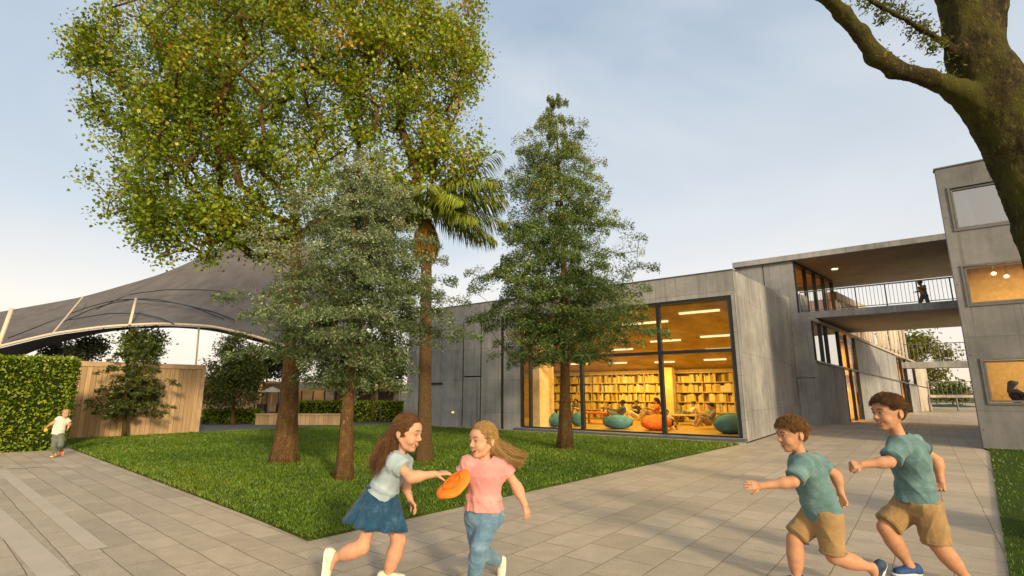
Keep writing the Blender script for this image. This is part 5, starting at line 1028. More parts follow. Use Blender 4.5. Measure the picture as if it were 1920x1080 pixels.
def long_hair(hd, flow, mat, parent, h, seed=1, n=2600, width=.10, part=.2):
    P = [hd.E(-.045, .14, 0, .40, .392, .36, .03), hd.E(-.23, -.14, 0, .19, .34, .28, .10), hd.E(.48, -.05, 0, .30, .385, .50, .03, 's'), hd.E(.28, -.30, 0, .40, .42, .62, .04, 's'), hd.E(.02, -.10, .42, .09, .13, .16, .02, 's'), hd.E(.02, -.10, -.42, .09, .13, .16, .02, 's')]
    fa = np.array([np.asarray(q, float) for q in flow]); fa = spline(fa, 24); L = np.linalg.norm(fa[-1]-fa[0])
    P += [rc(fa[0], fa[6], width*.85, width*.62, .05), rc(fa[6], fa[13], width*.62, width*.30, .04)]
    o = solid('hair', P, h, mat, parent, fold=.006*hd.H, fscale=60, seed=seed, aniso=fa[-1]-fa[0])
    u, r = scalp(hd, n, seed+3); m = len(u); ax = fa[-1]-fa[0]; sd_ = nrm(np.cross(ax, (0, 1, 0))); s2 = nrm(np.cross(ax, sd_))
    ex = np.stack([np.full(m, -.80), -.25+r.normal(0, .25, m), np.clip(u[:, 2]*.85+r.normal(0, .22, m), -.8, .8)], 1); ex /= np.linalg.norm(ex, axis=1)[:, None]
    rows = []; g0 = .022+.03*r.random(m)
    for q in np.linspace(0, 1, 7):
        v = u*(1-q)+ex*q; v[:, 1] += .10*math.sin(math.pi*q)*(u[:, 1] > .2); v /= np.linalg.norm(v, axis=1)[:, None]; rows.append(surf(hd, v, g0))
    ga, gb = r.normal(0, .42, m)*width, r.normal(0, .62, m)*width; clump = r.integers(0, 26, m); ca, cb = r.normal(0, .5, 26)*width, r.normal(0, .7, 26)*width; ln = r.uniform(.5, 1.0, m)*np.where(r.random(m) < .06, 1.12, 1.0); e0 = rows[-1]; cl = r.uniform(.7, 1.05, 26)
    for q in np.linspace(.12, 1, 10):
        x = np.clip(q*ln*cl[clump]*23, 0, 22.999); j = x.astype(int); c_ = fa[j]+(fa[j+1]-fa[j])*(x-j)[:, None]; w_ = 1+.35*q; k = .25+.55*q
        aa = ga*(1-k)+ca[clump]*k; bb = gb*(1-k)+cb[clump]*k; g_ = c_+(aa*w_)[:, None]*sd_+(bb*w_)[:, None]*s2+r.normal(0, .0025, (m, 3)); bl = min(1, q*2.0); bl = bl*bl*(3-2*bl); rows.append(e0*(1-bl)+g_*bl)
    Pm = np.stack(rows, 1)
    for _ in range(2): Pm[:, 1:-1] = (Pm[:, :-2]+2*Pm[:, 1:-1]+Pm[:, 2:])/4
    k = Pm.shape[1]; rad = np.full(k, .0012); rad[0] = .0006; rad[-3:] = [.001, .0007, .0003]
    s_ = strands('hair_lock', Pm, rad*r.uniform(.7, 1.35, m)[:, None], mat, parent, seed); s_.parent = o; return o

def joints(spec, y0): return {k: at(v[0], v[1], y0+(v[2] if len(v) > 2 else 0)) for k, v in spec.items()}
def down(*a): return V3(0, 0, -1)
HB = 0.0045
def body(J, hd, w, d, side, R, hands, parent, skin, h=HB, mouth=.028):
    ax, P = torso(J, w*.90, d*.86, side); P += [rc(J['neck']-ax[2]*.03, hd.p(-.05, -.25, 0), R['neck']*1.1, R['neck']*.95, .02)]
    for s in 'RL':
        P += [rc(J['neck']-ax[2]*.035, J['sh'+s], R['sh']*.72, R['sh']*.78, .04)]+limb3(J['sh'+s], J['el'+s], J['wr'+s], R['sh']*.82, R['el'], R['wr'])
        q = J['el'+s]+(J['wr'+s]-J['el'+s])*.28; P.append(el(q, [R['el']*1.06]*3, None, .03))
        P += limb3(J['hip'+s], J['kn'+s], J['an'+s], R['th'], R['kn'], R['an'], R['calf'])
        P += [rc(J['an'+s], J['an'+s]+nrm(J.get('toe'+s, J['an'+s]+V3(0, 0, -.1))-J['an'+s])*.07, R['an'], R['an']*.9, .03)]
        tip, pn, cu, th = hands[s]; P += hand(J['wr'+s], tip, pn, R['hand'], cu, th)
    P += hd.prims(mouth)
    return solid('body', P, h, skin, parent)

# --- girl in the denim skirt
y0 = 4.12
J = joints(dict(pelvis=(709, 943), waist=(722, 913), chest=(736, 880), neck=(750, 850), head=(762, 811), shR=(738, 864, -.125), elR=(771, 895, -.18), wrR=(814, 889, -.15), shL=(758, 862, .12), elL=(757, 903, .16), wrL=(769, 936, .12),
    hipR=(702, 950, -.07), knR=(679, 1026, -.09), anR=(626, 1045, -.06), hipL=(717, 952, .07), knL=(748, 1013, .05), anL=(722, 1091, .06), toeL=(748, 1112, .04), toeR=(610, 1085, -.06)), y0)
g1 = thing('person', G(715, 1105), 'girl running right in a grey blue top and denim skirt, reaching for the orange disc', 'person')
hd = Head(J['head'], (.955, -.24, -.19), .278); J['head'] = hd.c; side = V3(.05, -1, 0)
R = dict(neck=.041, sh=.043, el=.037, wr=.025, th=.052, kn=.047, calf=.050, an=.030, hand=.125)
body(J, hd, .125, .092, side, R, {'R': (at(842, 885, y0-.13), V3(.1, .2, -1), .16, -1), 'L': (at(783, 956, y0+.10), V3(-.9, -.3, -.3), .45, 1)}, g1, SKIN)
hd.extras(g1, .026, H_BROWN)
hem = at(714, 928, y0)
tshirt('shirt', J, .13, .100, side, hem, .135, .108, [(J['shR'], at(757, 878, y0-.15), .060, .064), (J['shL'], at(759, 884, y0+.14), .058, .060)], cloth_mat('grey_blue_jersey', (0.30, 0.385, 0.42), .25, wear=(0.47, 0.47, 0.44)), g1, HB)
M_DENIM = cloth_mat('dark_denim', (0.020, 0.066, 0.125), .45, 700, 12, (0.085, 0.15, 0.21))
wc, hc = at(717, 915, y0), at(703, 984, y0); a = nrm(hc-wc); sx = nrm(V3(1, 0, 0)-a*a[0]); sy = np.cross(a, sx); rows_ = []
for i in range(11):
    q = i/10; ring = []
    for k in range(97):
        th = k/96*2*math.pi; wv = 1+(.10*math.sin(7*th+1.1)+.07*math.sin(13*th+.4)+.04*math.sin(3*th)+.03*math.sin(23*th+2))*q**1.1; rr = .108+(.225-.108)*q**.85
        ring.append(wc+(hc-wc)*(q*(1+.03*math.sin(5*th)*q))+sx*rr*wv*math.cos(th)+sy*rr*.82*wv*math.sin(th))
    rows_.append(np.array(ring))
inner = [r_+(hc-wc)*.0+(wc+(hc-wc)*i/10-r_)*.03 for i, r_ in enumerate(rows_)]
mb = MB(); mb.add(*loft(rows_+inner[::-1])); sk = mb.build('skirt', M_DENIM, g1, smooth=True)
mb = MB(); mb.tube([wc+sx*.110*math.cos(t_)+sy*.092*math.sin(t_) for t_ in np.linspace(0, 2*math.pi, 40)], .012, 6); mb.build('waistband', M_DENIM, g1, smooth=True).parent = sk
solid('undershorts', [el(J['pelvis'], [.11, .09, .10], None, .04), cc(J['hipR'], J['hipR']+(J['knR']-J['hipR'])*.45, .088, .080, None, 1, .03), cc(J['hipL'], J['hipL']+(J['knL']-J['hipL'])*.45, .088, .080, None, 1, .03)], .008, M_DENIM, g1)
M_SHOEW = plain('cream_canvas', (0.62, 0.56, 0.44), 0.75, var=0.12, scale=14); M_SOLEW = plain('white_rubber', (0.74, 0.72, 0.66), 0.5, var=0.05)
shoe('shoe', J['anR'], at(613, 1027, y0-.06), at(606, 1090, y0-.06), V3(-1, 0, -.12), M_SHOEW, M_SOLEW, g1)
tl = J['anL'].copy(); shoe('shoe', J['anL'], V3(tl[0]-.06, tl[1], .022), V3(tl[0]+.16, tl[1]-.01, .022), V3(0, 0, -1), M_SHOEW, M_SOLEW, g1)
long_hair(hd, [hd.p(-.26, -.06, .02), hd.p(-.40, -.45, .03), at(729, 855, y0-.03), at(716, 878, y0-.03), at(706, 900, y0-.03)], H_BROWN, g1, .006, 3, 7000, .088)

# --- girl in the pink top and jeans
y0 = 4.05
J = joints(dict(pelvis=(908, 962), waist=(908, 932), chest=(909, 892), neck=(909, 864), head=(906, 825), shR=(880, 866, 0), elR=(868, 897, .05), wrR=(864, 908, -.02), shL=(941, 870, .02), elL=(969, 913, .03), wrL=(984, 946, -.02),
    hipR=(892, 968, .02), knR=(895, 1030, .06), anR=(935, 1053, .30), hipL=(923, 968, -.01), knL=(899, 1024, -.10), anL=(887, 1096, -.05), toeL=(870, 1115, -.15), toeR=(941, 1085, .30)), y0)
g2 = thing('person', G(888, 1112), 'smiling blond girl in a pink top and blue jeans holding the orange disc', 'person')
hd = Head(J['head'], (-.74, -.66, -.06), .26); J['head'] = hd.c; side = V3(-1, .12, 0)
R = dict(neck=.038, sh=.040, el=.035, wr=.025, th=.055, kn=.040, calf=.040, an=.032, hand=.125)
body(J, hd, .125, .085, side, R, {'R': (at(846, 913, y0-.03), V3(.1, -.3, .9), .12, 1), 'L': (at(993, 978, y0-.02), V3(-.8, .5, 0), .45, 1)}, g2, SKIN)
hd.extras(g2, .032, H_CHEST)
tshirt('shirt', J, .128, .092, side, at(907, 956, y0), .147, .112, [(J['shR'], at(868, 886, y0+.03), .056, .060), (J['shL'], at(954, 890, y0+.03), .056, .060)], cloth_mat('pink_jersey', (0.56, 0.255, 0.235), .22, wear=(0.66, 0.36, 0.33)), g2, HB, .060)
M_JEAN = cloth_mat('pale_denim', (0.115, 0.21, 0.30), .35, 700, 10, (0.28, 0.37, 0.44))
P = [el(J['pelvis'], [.125, .095, .10], None, .04)]
for s in 'RL':
    e = J['kn'+s]+(J['an'+s]-J['kn'+s])*.97; P += [rc(J['hip'+s], J['kn'+s], .082, .058, .04), cc(J['kn'+s], e, .058, .046, None, 1, .03), el(J['kn'+s]+(J['an'+s]-J['kn'+s])*.3, [.058]*3, None, .03)]
solid('jeans', P, HB, M_JEAN, g2, fold=.006, fscale=26, seed=8, aniso=V3(1, 0, .2), sharp=True)
shoe('shoe', J['anR'], at(946, 1043, y0+.30), at(942, 1094, y0+.30), V3(.9, .35, -.1), M_SHOEW, M_SOLEW, g2)
tl = J['anL']; shoe('shoe', tl, V3(tl[0]+.045, tl[1]+.05, .022), V3(tl[0]-.08, tl[1]-.15, .022), V3(0, 0, -1), M_SHOEW, M_SOLEW, g2)
long_hair(hd, [hd.p(-.32, -.05, .05), at(932, 845, y0+.1), at(945, 856, y0+.1), at(962, 864, y0+.08), at(984, 868, y0+.05)], H_BLOND, g2, .006, 6, 7000, .068)

# --- soft orange throwing disc between the two girls
dc = at(849, 907, 3.88); dx = nrm(at(878, 889, 3.90)-at(822, 925, 3.90)); dn = nrm(V3(.30, -.26, .92)); dn = nrm(dn-dx*(dn @ dx)); dy_ = np.cross(dn, dx); prof = [(0, .020), (.05, .021), (.09, .019), (.118, .012), (.135, -.004), (.140, -.022), (.134, -.024), (.128, -.008), (.11, .002), (.05, .010), (0, .010)]
rows_ = [np.array([dc+dx*r_*math.cos(q)+dy_*r_*math.sin(q)+dn*(z*.62+.010*math.sin(2*q+.6)*(r_/.14)+.004*math.sin(5*q)*(r_/.14)) for q in np.linspace(0, 2*math.pi, 49)]) for r_, z in prof]
mb = MB(); mb.add(*loft(rows_)); o = thing('throwing_disc', dc, 'orange soft throwing disc held between the two girls', 'disc'); mb.build('disc', plain('orange_disc', (0.80, 0.20, 0.012), 0.45, 0.4, var=.12), o, smooth=True)
mb = MB(); mb.tube([dc+dn*.015+dx*.070*math.cos(q)+dy_*.070*math.sin(q) for q in np.linspace(0, 2*math.pi, 40)], .006, 6); mb.build('raised_ring', plain('deep_orange', (0.62, 0.12, 0.01), 0.5), o, smooth=True)

# --- the two running boys
M_TEAL = cloth_mat('teal_jersey', (0.11, 0.20, 0.20), .35, wear=(0.22, 0.31, 0.285)); M_TEAL2 = cloth_mat('faded_teal_jersey', (0.105, 0.19, 0.192), .35, 420, 8, (0.20, 0.295, 0.275)); M_KHAKI = cloth_mat('khaki_twill', (0.30, 0.195, 0.085), .25, 600, 10, (0.38, 0.27, 0.13))
M_NAVY = plain('navy_mesh', (0.025, 0.05, 0.085), 0.7, var=.5, scale=30); M_BLUE = plain('blue_mesh', (0.015, 0.055, 0.16), 0.65, var=.3, scale=30)
def shorts(J, fr, parent, w, d, side, seed, mat=M_KHAKI, r=(.096, .090)):
    ax, _ = torso(J, w, d, side); P = [el(J['pelvis'], [w*1.02, d*1.1, .115], ax, .05)]
    for s in 'RL': e = J['hip'+s]+(J['kn'+s]-J['hip'+s])*fr[s]; P.append(cc(J['hip'+s]-(e-J['hip'+s])*.1, e, r[0], r[1], None, 1, .05))
    o = solid('shorts', P, HB, mat, parent, fold=.007, fscale=22, seed=seed, aniso=V3(.3, 0, 1), sharp=True)
    for s in 'RL':
        e = J['hip'+s]+(J['kn'+s]-J['hip'+s])*(fr[s]-.05); dv = nrm(J['kn'+s]-J['hip'+s]); sv = nrm(np.cross(dv, (0, 1, .1))); fv = np.cross(dv, sv); mb = MB()
        mb.tube([e+(sv*math.cos(q)+fv*math.sin(q))*(r[1]+.004) for q in np.linspace(0, 2*math.pi, 30)], .005, 5); mb.build('hem_seam', mat, parent, smooth=True).parent = o
    return o
y0 = 4.05
J = joints(dict(pelvis=(1543, 960), waist=(1534, 936), chest=(1514, 888), neck=(1500, 852), head=(1486, 815), shL=(1509, 870, -.125), elL=(1487, 903, -.17), wrL=(1427, 911, -.13), shR=(1527, 864, .12), elR=(1568, 891, .15), wrR=(1577, 925, .12),
    hipR=(1528, 964, .07), knR=(1490, 1010, .07), anR=(1494, 1096, .07), hipL=(1554, 970, -.07), knL=(1563, 1042, -.07), anL=(1636, 1065, -.07), toeR=(1470, 1115, .07), toeL=(1645, 1090, -.07)), y0)
b1 = thing('person', G(1494, 1112), 'boy with tousled chestnut hair in a teal shirt, front runner of the two boys', 'person')
hd = Head(J['head'], (-.995, -.04, -.13), .25); J['head'] = hd.c; side = V3(0, 1, 0)
R = dict(neck=.042, sh=.046, el=.035, wr=.025, th=.068, kn=.047, calf=.049, an=.030, hand=.12)
body(J, hd, .125, .105, side, R, {'L': (at(1399, 909, y0-.12), V3(.1, .8, -.5), .14, 1), 'R': (at(1583, 947, y0+.11), V3(-.8, -.5, .2), .55, 1)}, b1, SKIN2)
hd.extras(b1, .026, H_BROWN)
tshirt('shirt', J, .132, .115, side, at(1545, 966, y0), .140, .132, [(J['shL'], at(1490, 897, y0-.165), .064, .068), (J['shR'], at(1549, 878, y0+.14), .056, .058)], M_TEAL, b1, HB, .058, .007, 5)
shorts(J, {'R': .90, 'L': .95}, b1, .125, .105, side, 9, M_KHAKI, (.088, .083))
shoe('shoe', J['anL'], at(1660, 1054, y0-.07), at(1641, 1099, y0-.07), V3(.95, 0, -.35), M_NAVY, M_SOLEW, b1)
tl = J['anR']; shoe('shoe', tl, V3(tl[0]+.06, tl[1], .022), V3(tl[0]-.16, tl[1]-.01, .022), V3(0, 0, -1), M_NAVY, M_SOLEW, b1)
short_hair(hd, H_CHEST, b1, .005, 4, .20, 11000, .035)
y0 = 4.25
J = joints(dict(pelvis=(1720, 940), waist=(1718, 912), chest=(1704, 860), neck=(1686, 817), head=(1667, 774), shL=(1689, 836, -.13), elL=(1667, 866, -.18), wrL=(1616, 871, -.14), shR=(1712, 828, .13), elR=(1757, 864, .16), wrR=(1764, 902, .12),
    hipR=(1703, 946, .07), knR=(1660, 989, .07), anR=(1709, 1066, .07), hipL=(1738, 950, -.07), knL=(1757, 1019, -.07), anL=(1817, 1090, -.07), toeR=(1690, 1084, .07), toeL=(1822, 1120, -.07)), y0)
b2 = thing('person', G(1712, 1092), 'taller dark haired boy in a faded teal shirt, rear runner of the two boys', 'person')
hd = Head(J['head'], (-.99, -.08, -.07), .278); J['head'] = hd.c
body(J, hd, .128, .112, side, R | dict(sh=.048, el=.037, wr=.027, th=.072, kn=.051, calf=.054, an=.032, hand=.125, neck=.047), {'L': (at(1597, 872, y0-.13), V3(.2, .75, -.6), 1.15, 1), 'R': (at(1764, 922, y0+.11), V3(-.7, -.6, .2), 1.1, 1)}, b2, SKIN2)
hd.extras(b2, .024, H_BROWN)
tshirt('shirt', J, .138, .122, side, at(1720, 942, y0), .150, .142, [(J['shL'], at(1671, 860, y0-.175), .068, .072), (J['shR'], at(1735, 846, y0+.15), .060, .064)], M_TEAL2, b2, HB, .062, .007, 15)
shorts(J, {'R': .88, 'L': .98}, b2, .13, .115, side, 19, M_KHAKI, (.096, .094))
tl = J['anR']; shoe('shoe', tl, V3(tl[0]+.075, tl[1], .03), V3(tl[0]-.15, tl[1]-.01, .022), V3(0, 0, -1), M_BLUE, M_SOLEW, b2)
shoe('shoe', J['anL'], at(1840, 1092, y0-.07), at(1823, 1135, y0-.07), V3(.9, 0, -.4), M_BLUE, M_SOLEW, b2)
short_hair(hd, H_BROWN, b2, .005, 11, .19, 11000, .032)

# --- small child by the hedge
y0 = 11.8
J = joints(dict(pelvis=(109, 816), waist=(111, 805), chest=(113, 793), neck=(117, 783), head=(123.5, 776), shR=(111, 785, -.05), elR=(99, 793, -.12), wrR=(88.5, 800, -.1), shL=(124, 786, .06), elL=(131, 794, .12), wrL=(128, 802, -.02),
    hipR=(106, 817, 0), knR=(101, 836, -.06), anR=(104, 851, 0), hipL=(114, 817, 0), knL=(114, 834, -.05), anL=(113, 843, .22), toeR=(106, 856, -.1), toeL=(112, 849, .3)), y0)
ch = thing('person', G(104, 857), 'small pale haired child in a white shirt running beside the tall hedge', 'person')
hd = Head(J['head'], (.55, -.8, .05), .19); J['head'] = hd.c; side = V3(-.85, -.5, 0)
body(J, hd, .10, .075, side, dict(neck=.032, sh=.034, el=.026, wr=.020, th=.042, kn=.030, calf=.028, an=.024, hand=.085), {'R': (at(85, 804, y0-.1), V3(.5, -.5, -.6), .5, 1), 'L': (at(127, 806, y0-.04), V3(-.8, -.4, 0), .4, 1)}, ch, SKIN, .007, 0)
hd.extras(ch, 0, H_CHEST)
tshirt('shirt', J, .11, .085, side, at(108, 814, y0), .12, .095, [(J['shR'], at(106, 788, y0-.08), .045, .048), (J['shL'], at(130, 792, y0+.09), .045, .048)], cloth_mat('white_jersey', (0.66, 0.60, 0.50), .1), ch, .007, .04, .004)
P = [el(J['pelvis'], [.10, .085, .08], None, .03)]
for s in 'RL': P += [rc(J['hip'+s], J['kn'+s], .064, .050, .03), cc(J['kn'+s], J['kn'+s]+(J['an'+s]-J['kn'+s])*.92, .050, .042, None, 1, .02)]
solid('trousers', P, .007, cloth_mat('grey_green_cotton', (0.13, 0.15, 0.12), .25), ch, .004, 22)
tl = J['anR']; M_ORS = plain('orange_shoe', (0.62, 0.17, 0.04), 0.6); shoe('shoe', tl, V3(tl[0]-.03, tl[1]+.04, .02), V3(tl[0]+.03, tl[1]-.13, .02), V3(0, 0, -1), M_ORS, M_SOLEW, ch, h=.008)
tl = J['anL']; shoe('shoe', tl, tl+V3(.0, .06, .02), tl+V3(0, .08, -.14), V3(0, 1, -.1), M_ORS, M_SOLEW, ch, h=.008)
short_hair(hd, H_PALE, ch, .007, 21, .14, 1200, .03)
yb = thing('toy_ball', at(86.5, 806, y0-.12), 'small yellow ball in the hand of the child by the hedge', 'ball'); mb = MB(); q = at(86.5, 806.5, y0-.13)
rows_ = [np.array([q+.04*V3(math.cos(b_)*math.cos(a_), math.cos(b_)*math.sin(a_), math.sin(b_)) for a_ in np.linspace(0, 2*math.pi, 17)]) for b_ in np.linspace(-math.pi/2, math.pi/2, 9)]; mb.add(*loft(rows_)); mb.build('shell', plain('yellow_rubber', (0.7, 0.38, 0.02), .5), yb, smooth=True)
mb = MB(); mb.tube([q+.041*V3(math.cos(a_), 0, math.sin(a_)) for a_ in np.linspace(0, 2*math.pi, 20)], .003, 5); mb.build('seam', M_IRIS, yb)

# --- figures in and on the buildings
def small_person(label, base, face, pose, shirt, trou, hair, skin, s=1.0, lie=0.0, longh=False, h=.016):
    f = nrm((math.cos(face), math.sin(face), 0)); r = np.cross(f, (0, 0, 1)); base = np.asarray(base, float)
    def P_(a, b, c_): q = V3(a, b, c_); return base+s*(f*q[0]+r*q[1]+V3(0, 0, 1)*q[2])
    if pose == 'sit': T = dict(pelvis=(0, 0, .10), waist=(-.04-.12*lie, 0, .22), chest=(-.08-.3*lie, 0, .38-.06*lie), neck=(-.08-.38*lie, 0, .52-.1*lie), head=(-.05-.42*lie, 0, .66-.1*lie), shR=(-.08-.36*lie, .15, .48-.1*lie), shL=(-.08-.36*lie, -.15, .48-.1*lie), elR=(.08-.1*lie, .2, .32), elL=(.08-.1*lie, -.2, .32), wrR=(.24, .08, .38), wrL=(.24, -.08, .38), hipR=(.02, .08, .09), hipL=(.02, -.08, .09), knR=(.34, .12, .30), knL=(.36, -.12, .26), anR=(.50, .11, .02), anL=(.56, -.11, .0), toeR=(.62, .11, .0), toeL=(.66, -.11, 0))
    else: T = dict(pelvis=(0, 0, .68), waist=(.01, 0, .80), chest=(.03, 0, .98), neck=(.05, 0, 1.13), head=(.10, 0, 1.27), shR=(.04, .15, 1.09), shL=(.04, -.15, 1.09), elR=(-.10, .28, .95), elL=(.18, -.25, .93), wrR=(.06, .40, .93), wrL=(.36, -.20, 1.0), hipR=(0, .08, .68), hipL=(0, -.08, .68), knR=(.15, .09, .38), knL=(-.05, -.09, .36), anR=(.06, .09, .06), anL=(-.28, -.09, .14), toeR=(.2, .09, .02), toeL=(-.2, -.09, .05))
    J = {k: P_(*v) for k, v in T.items()}; o = thing('person', base, label, 'person'); hd = Head(J['head'], f+V3(0, 0, -.25), .23*s)
    hv = {'R': (J['wrR']+f*.1*s, V3(0, 0, -1), .3, 1), 'L': (J['wrL']+f*.1*s, V3(0, 0, -1), .3, -1)}
    R = {k: v*s for k, v in dict(neck=.045, sh=.045, el=.038, wr=.03, th=.08, kn=.058, calf=.056, an=.036, hand=.13).items()}
    body(J, hd, .13*s, .09*s, r, R, hv, o, skin, h, 0)
    P = [el(J['chest'], [.15*s, .15*s, .17*s], None, .05), el(J['waist'], [.135*s, .135*s, .15*s], None, .05)]
    for q in 'RL': P += [rc(J['sh'+q], J['sh'+q]+(J['el'+q]-J['sh'+q])*.8, .062*s, .06*s, .04)]
    solid('shirt', P, h, shirt, o, .005, 15)
    P = [el(J['pelvis'], [.14*s, .14*s, .11*s], None, .05)]
    for q in 'RL': P += [rc(J['hip'+q], J['kn'+q], .095*s, .07*s, .04), rc(J['kn'+q], J['kn'+q]+(J['an'+q]-J['kn'+q])*.85, .068*s, .05*s, .03)]
    solid('trousers', P, h, trou, o, .005, 15)
    P = [hd.E(-.075, .15, 0, .47, .42, .40, .03), hd.E(.46, -.05, 0, .30, .36, .5, .03, 's'), hd.E(.3, -.3, 0, .42, .42, .6, .03, 's')]
    if longh: P += [rc(hd.p(-.3, 0, 0), hd.p(-.38, -.9, 0), .09*s, .06*s, .05)]
    solid('hair', P, h*.8, hair, o, .006, 25); return o
C_GREY = cloth_mat('grey_cotton', (0.20, 0.20, 0.20)); C_BLK = cloth_mat('black_cotton', (0.02, 0.02, 0.022)); C_OLV = cloth_mat('olive_cotton', (0.14, 0.13, 0.07)); C_ORG = cloth_mat('orange_cotton', (0.55, 0.16, 0.03)); C_WHT = cloth_mat('white_cotton', (0.6, 0.56, 0.48)); C_TAN = cloth_mat('tan_cotton', (0.35, 0.24, 0.13)); C_BLU = cloth_mat('slate_cotton', (0.10, 0.12, 0.15))
bp = FU.pt(0.90, 2.6, 4.985); small_person('dark haired person with arms out, walking on the balcony bridge behind its balustrade', bp, math.pi, 'walk', C_TAN, C_BLU, H_DARK, SKIN3, 1.0)
wpn = FT.pt(0.95, 0.75, 1.0); small_person('dark haired person in black sitting in the lowest tower window', wpn, math.atan2(-D2[1], -D2[0])+.2, 'sit', C_BLK, C_TAN, H_DARK, SKIN2, 0.9, .08, True)
mb = MB(); mb.box(FT, 0.32, 2.6, 0.45, 1.3, 0.705, 1.0); mb.build('window_seat', M_SHELF, tow)
# bean bags on the library floor
def bean(name, label, c, rx, ry, rz, mat, lean=0.0, group='bean bags on the library floor', back=False):
    r = thing(name, c, label, 'bean bag', group); fl = c[2]
    P = [el(c+V3(0, 0, rz*.9), [rx, ry, rz*.95], None, .08)]
    if back: P = [el(c+V3(0, 0, rz*.45), [rx, ry, rz*.5], None, .2), rc(c+V3(-rx*.25, .1, rz*.9), c+V3(-rx*.1, .15, rz*1.45), rz*.42, rz*.30, .25)]
    P += [cut(V3(c[0], c[1], fl+.005), (0, 0, -1), c, 2)]
    V, Q = field_mesh(P, .03); N = vnormals(V, Q); V = V+N*(.012*waves(V, 7, 5))[:, None]; V[:, 2] = np.maximum(V[:, 2], fl+.002); np_obj('cushion', V, Q, mat, r)
    mb = MB(); ang = np.linspace(.15, math.pi-.15, 20); zc = rz*.9
    if not back: mb.tube([c+V3(rx*1.012*math.cos(a_), 0, zc+rz*.96*math.sin(a_)) for a_ in ang], .014, 6); mb.build('seam', mat, r, smooth=True)
    else: mb.tube([c+V3(-rx*.1, .15, rz*1.72), c+V3(-rx*.1, .15, rz*1.80)], .03, 6); mb.build('handle', mat, r, smooth=True)
    return r
M_BTEAL = plain('teal_fabric', (0.075, 0.20, 0.25), 0.85, var=.2, scale=5); M_BORG = plain('orange_fabric', (0.72, 0.17, 0.02), 0.8, var=.12, scale=5); M_BOLV = plain('olive_fabric', (0.16, 0.18, 0.11), 0.85, var=.2, scale=5)
def lf(px, py): return G(px, py, 0.10)
bean('bean_bag', 'teal bean bag with a raised back, leftmost in the library window', lf(1034, 800), .50, .40, .52, M_BTEAL, back=True)
bean('bean_bag', 'small teal bean bag just right of the conical tree trunk', lf(1083, 799), .24, .24, .27, M_BTEAL)
bean('bean_bag', 'wide low teal bean bag between the two glass mullions', lf(1159, 804), .55, .40, .26, M_BTEAL)
bean('bean_bag', 'orange bean bag behind the window mullion', lf(1231, 807), .52, .40, .28, M_BORG)
bean('bean_bag', 'large teal bean bag in the right corner of the library window', lf(1372, 813), .56, .42, .34, M_BTEAL)
bean('bean_bag', 'rounded olive bean bag behind the large one in the right corner', lf(1383, 792), .36, .34, .40, M_BOLV)
bean('bean_bag', 'tilted olive bean bag deeper in the room right of the mullion', lf(1268, 791), .36, .32, .30, M_BOLV)
tb = thing('table', lf(1120, 794), 'low orange topped table in the library left of centre', 'table'); q = lf(1120, 794); F0 = Frame(q[:2], -D2, N2)
mb = MB(); mb.box(F0, -.62, .55, -.3, .3, q[2]+.40, q[2]+.47); mb.build('top', M_BORG, tb)
for a_, b_ in ((-.5, -.22), (-.5, .22), (.43, -.22), (.43, .22)): mb = MB(); mb.box(F0, a_-.04, a_+.04, b_-.04, b_+.04, q[2]-.0, q[2]+.398); mb.build('leg', M_SHELF, tb)
tb = thing('table', lf(1290, 797), 'low pale oak bench table in the library right of centre', 'table'); q = lf(1290, 797); F0 = Frame(q[:2], -D2, N2)
mb = MB(); mb.box(F0, -.6, .6, -.25, .25, q[2]+.36, q[2]+.41); mb.build('top', M_SHELF, tb)
for a_ in (-.5, .5): mb = MB(); mb.box(F0, a_-.03, a_+.03, -.2, .2, q[2], q[2]+.358); mb.build('leg', M_SHELF, tb)
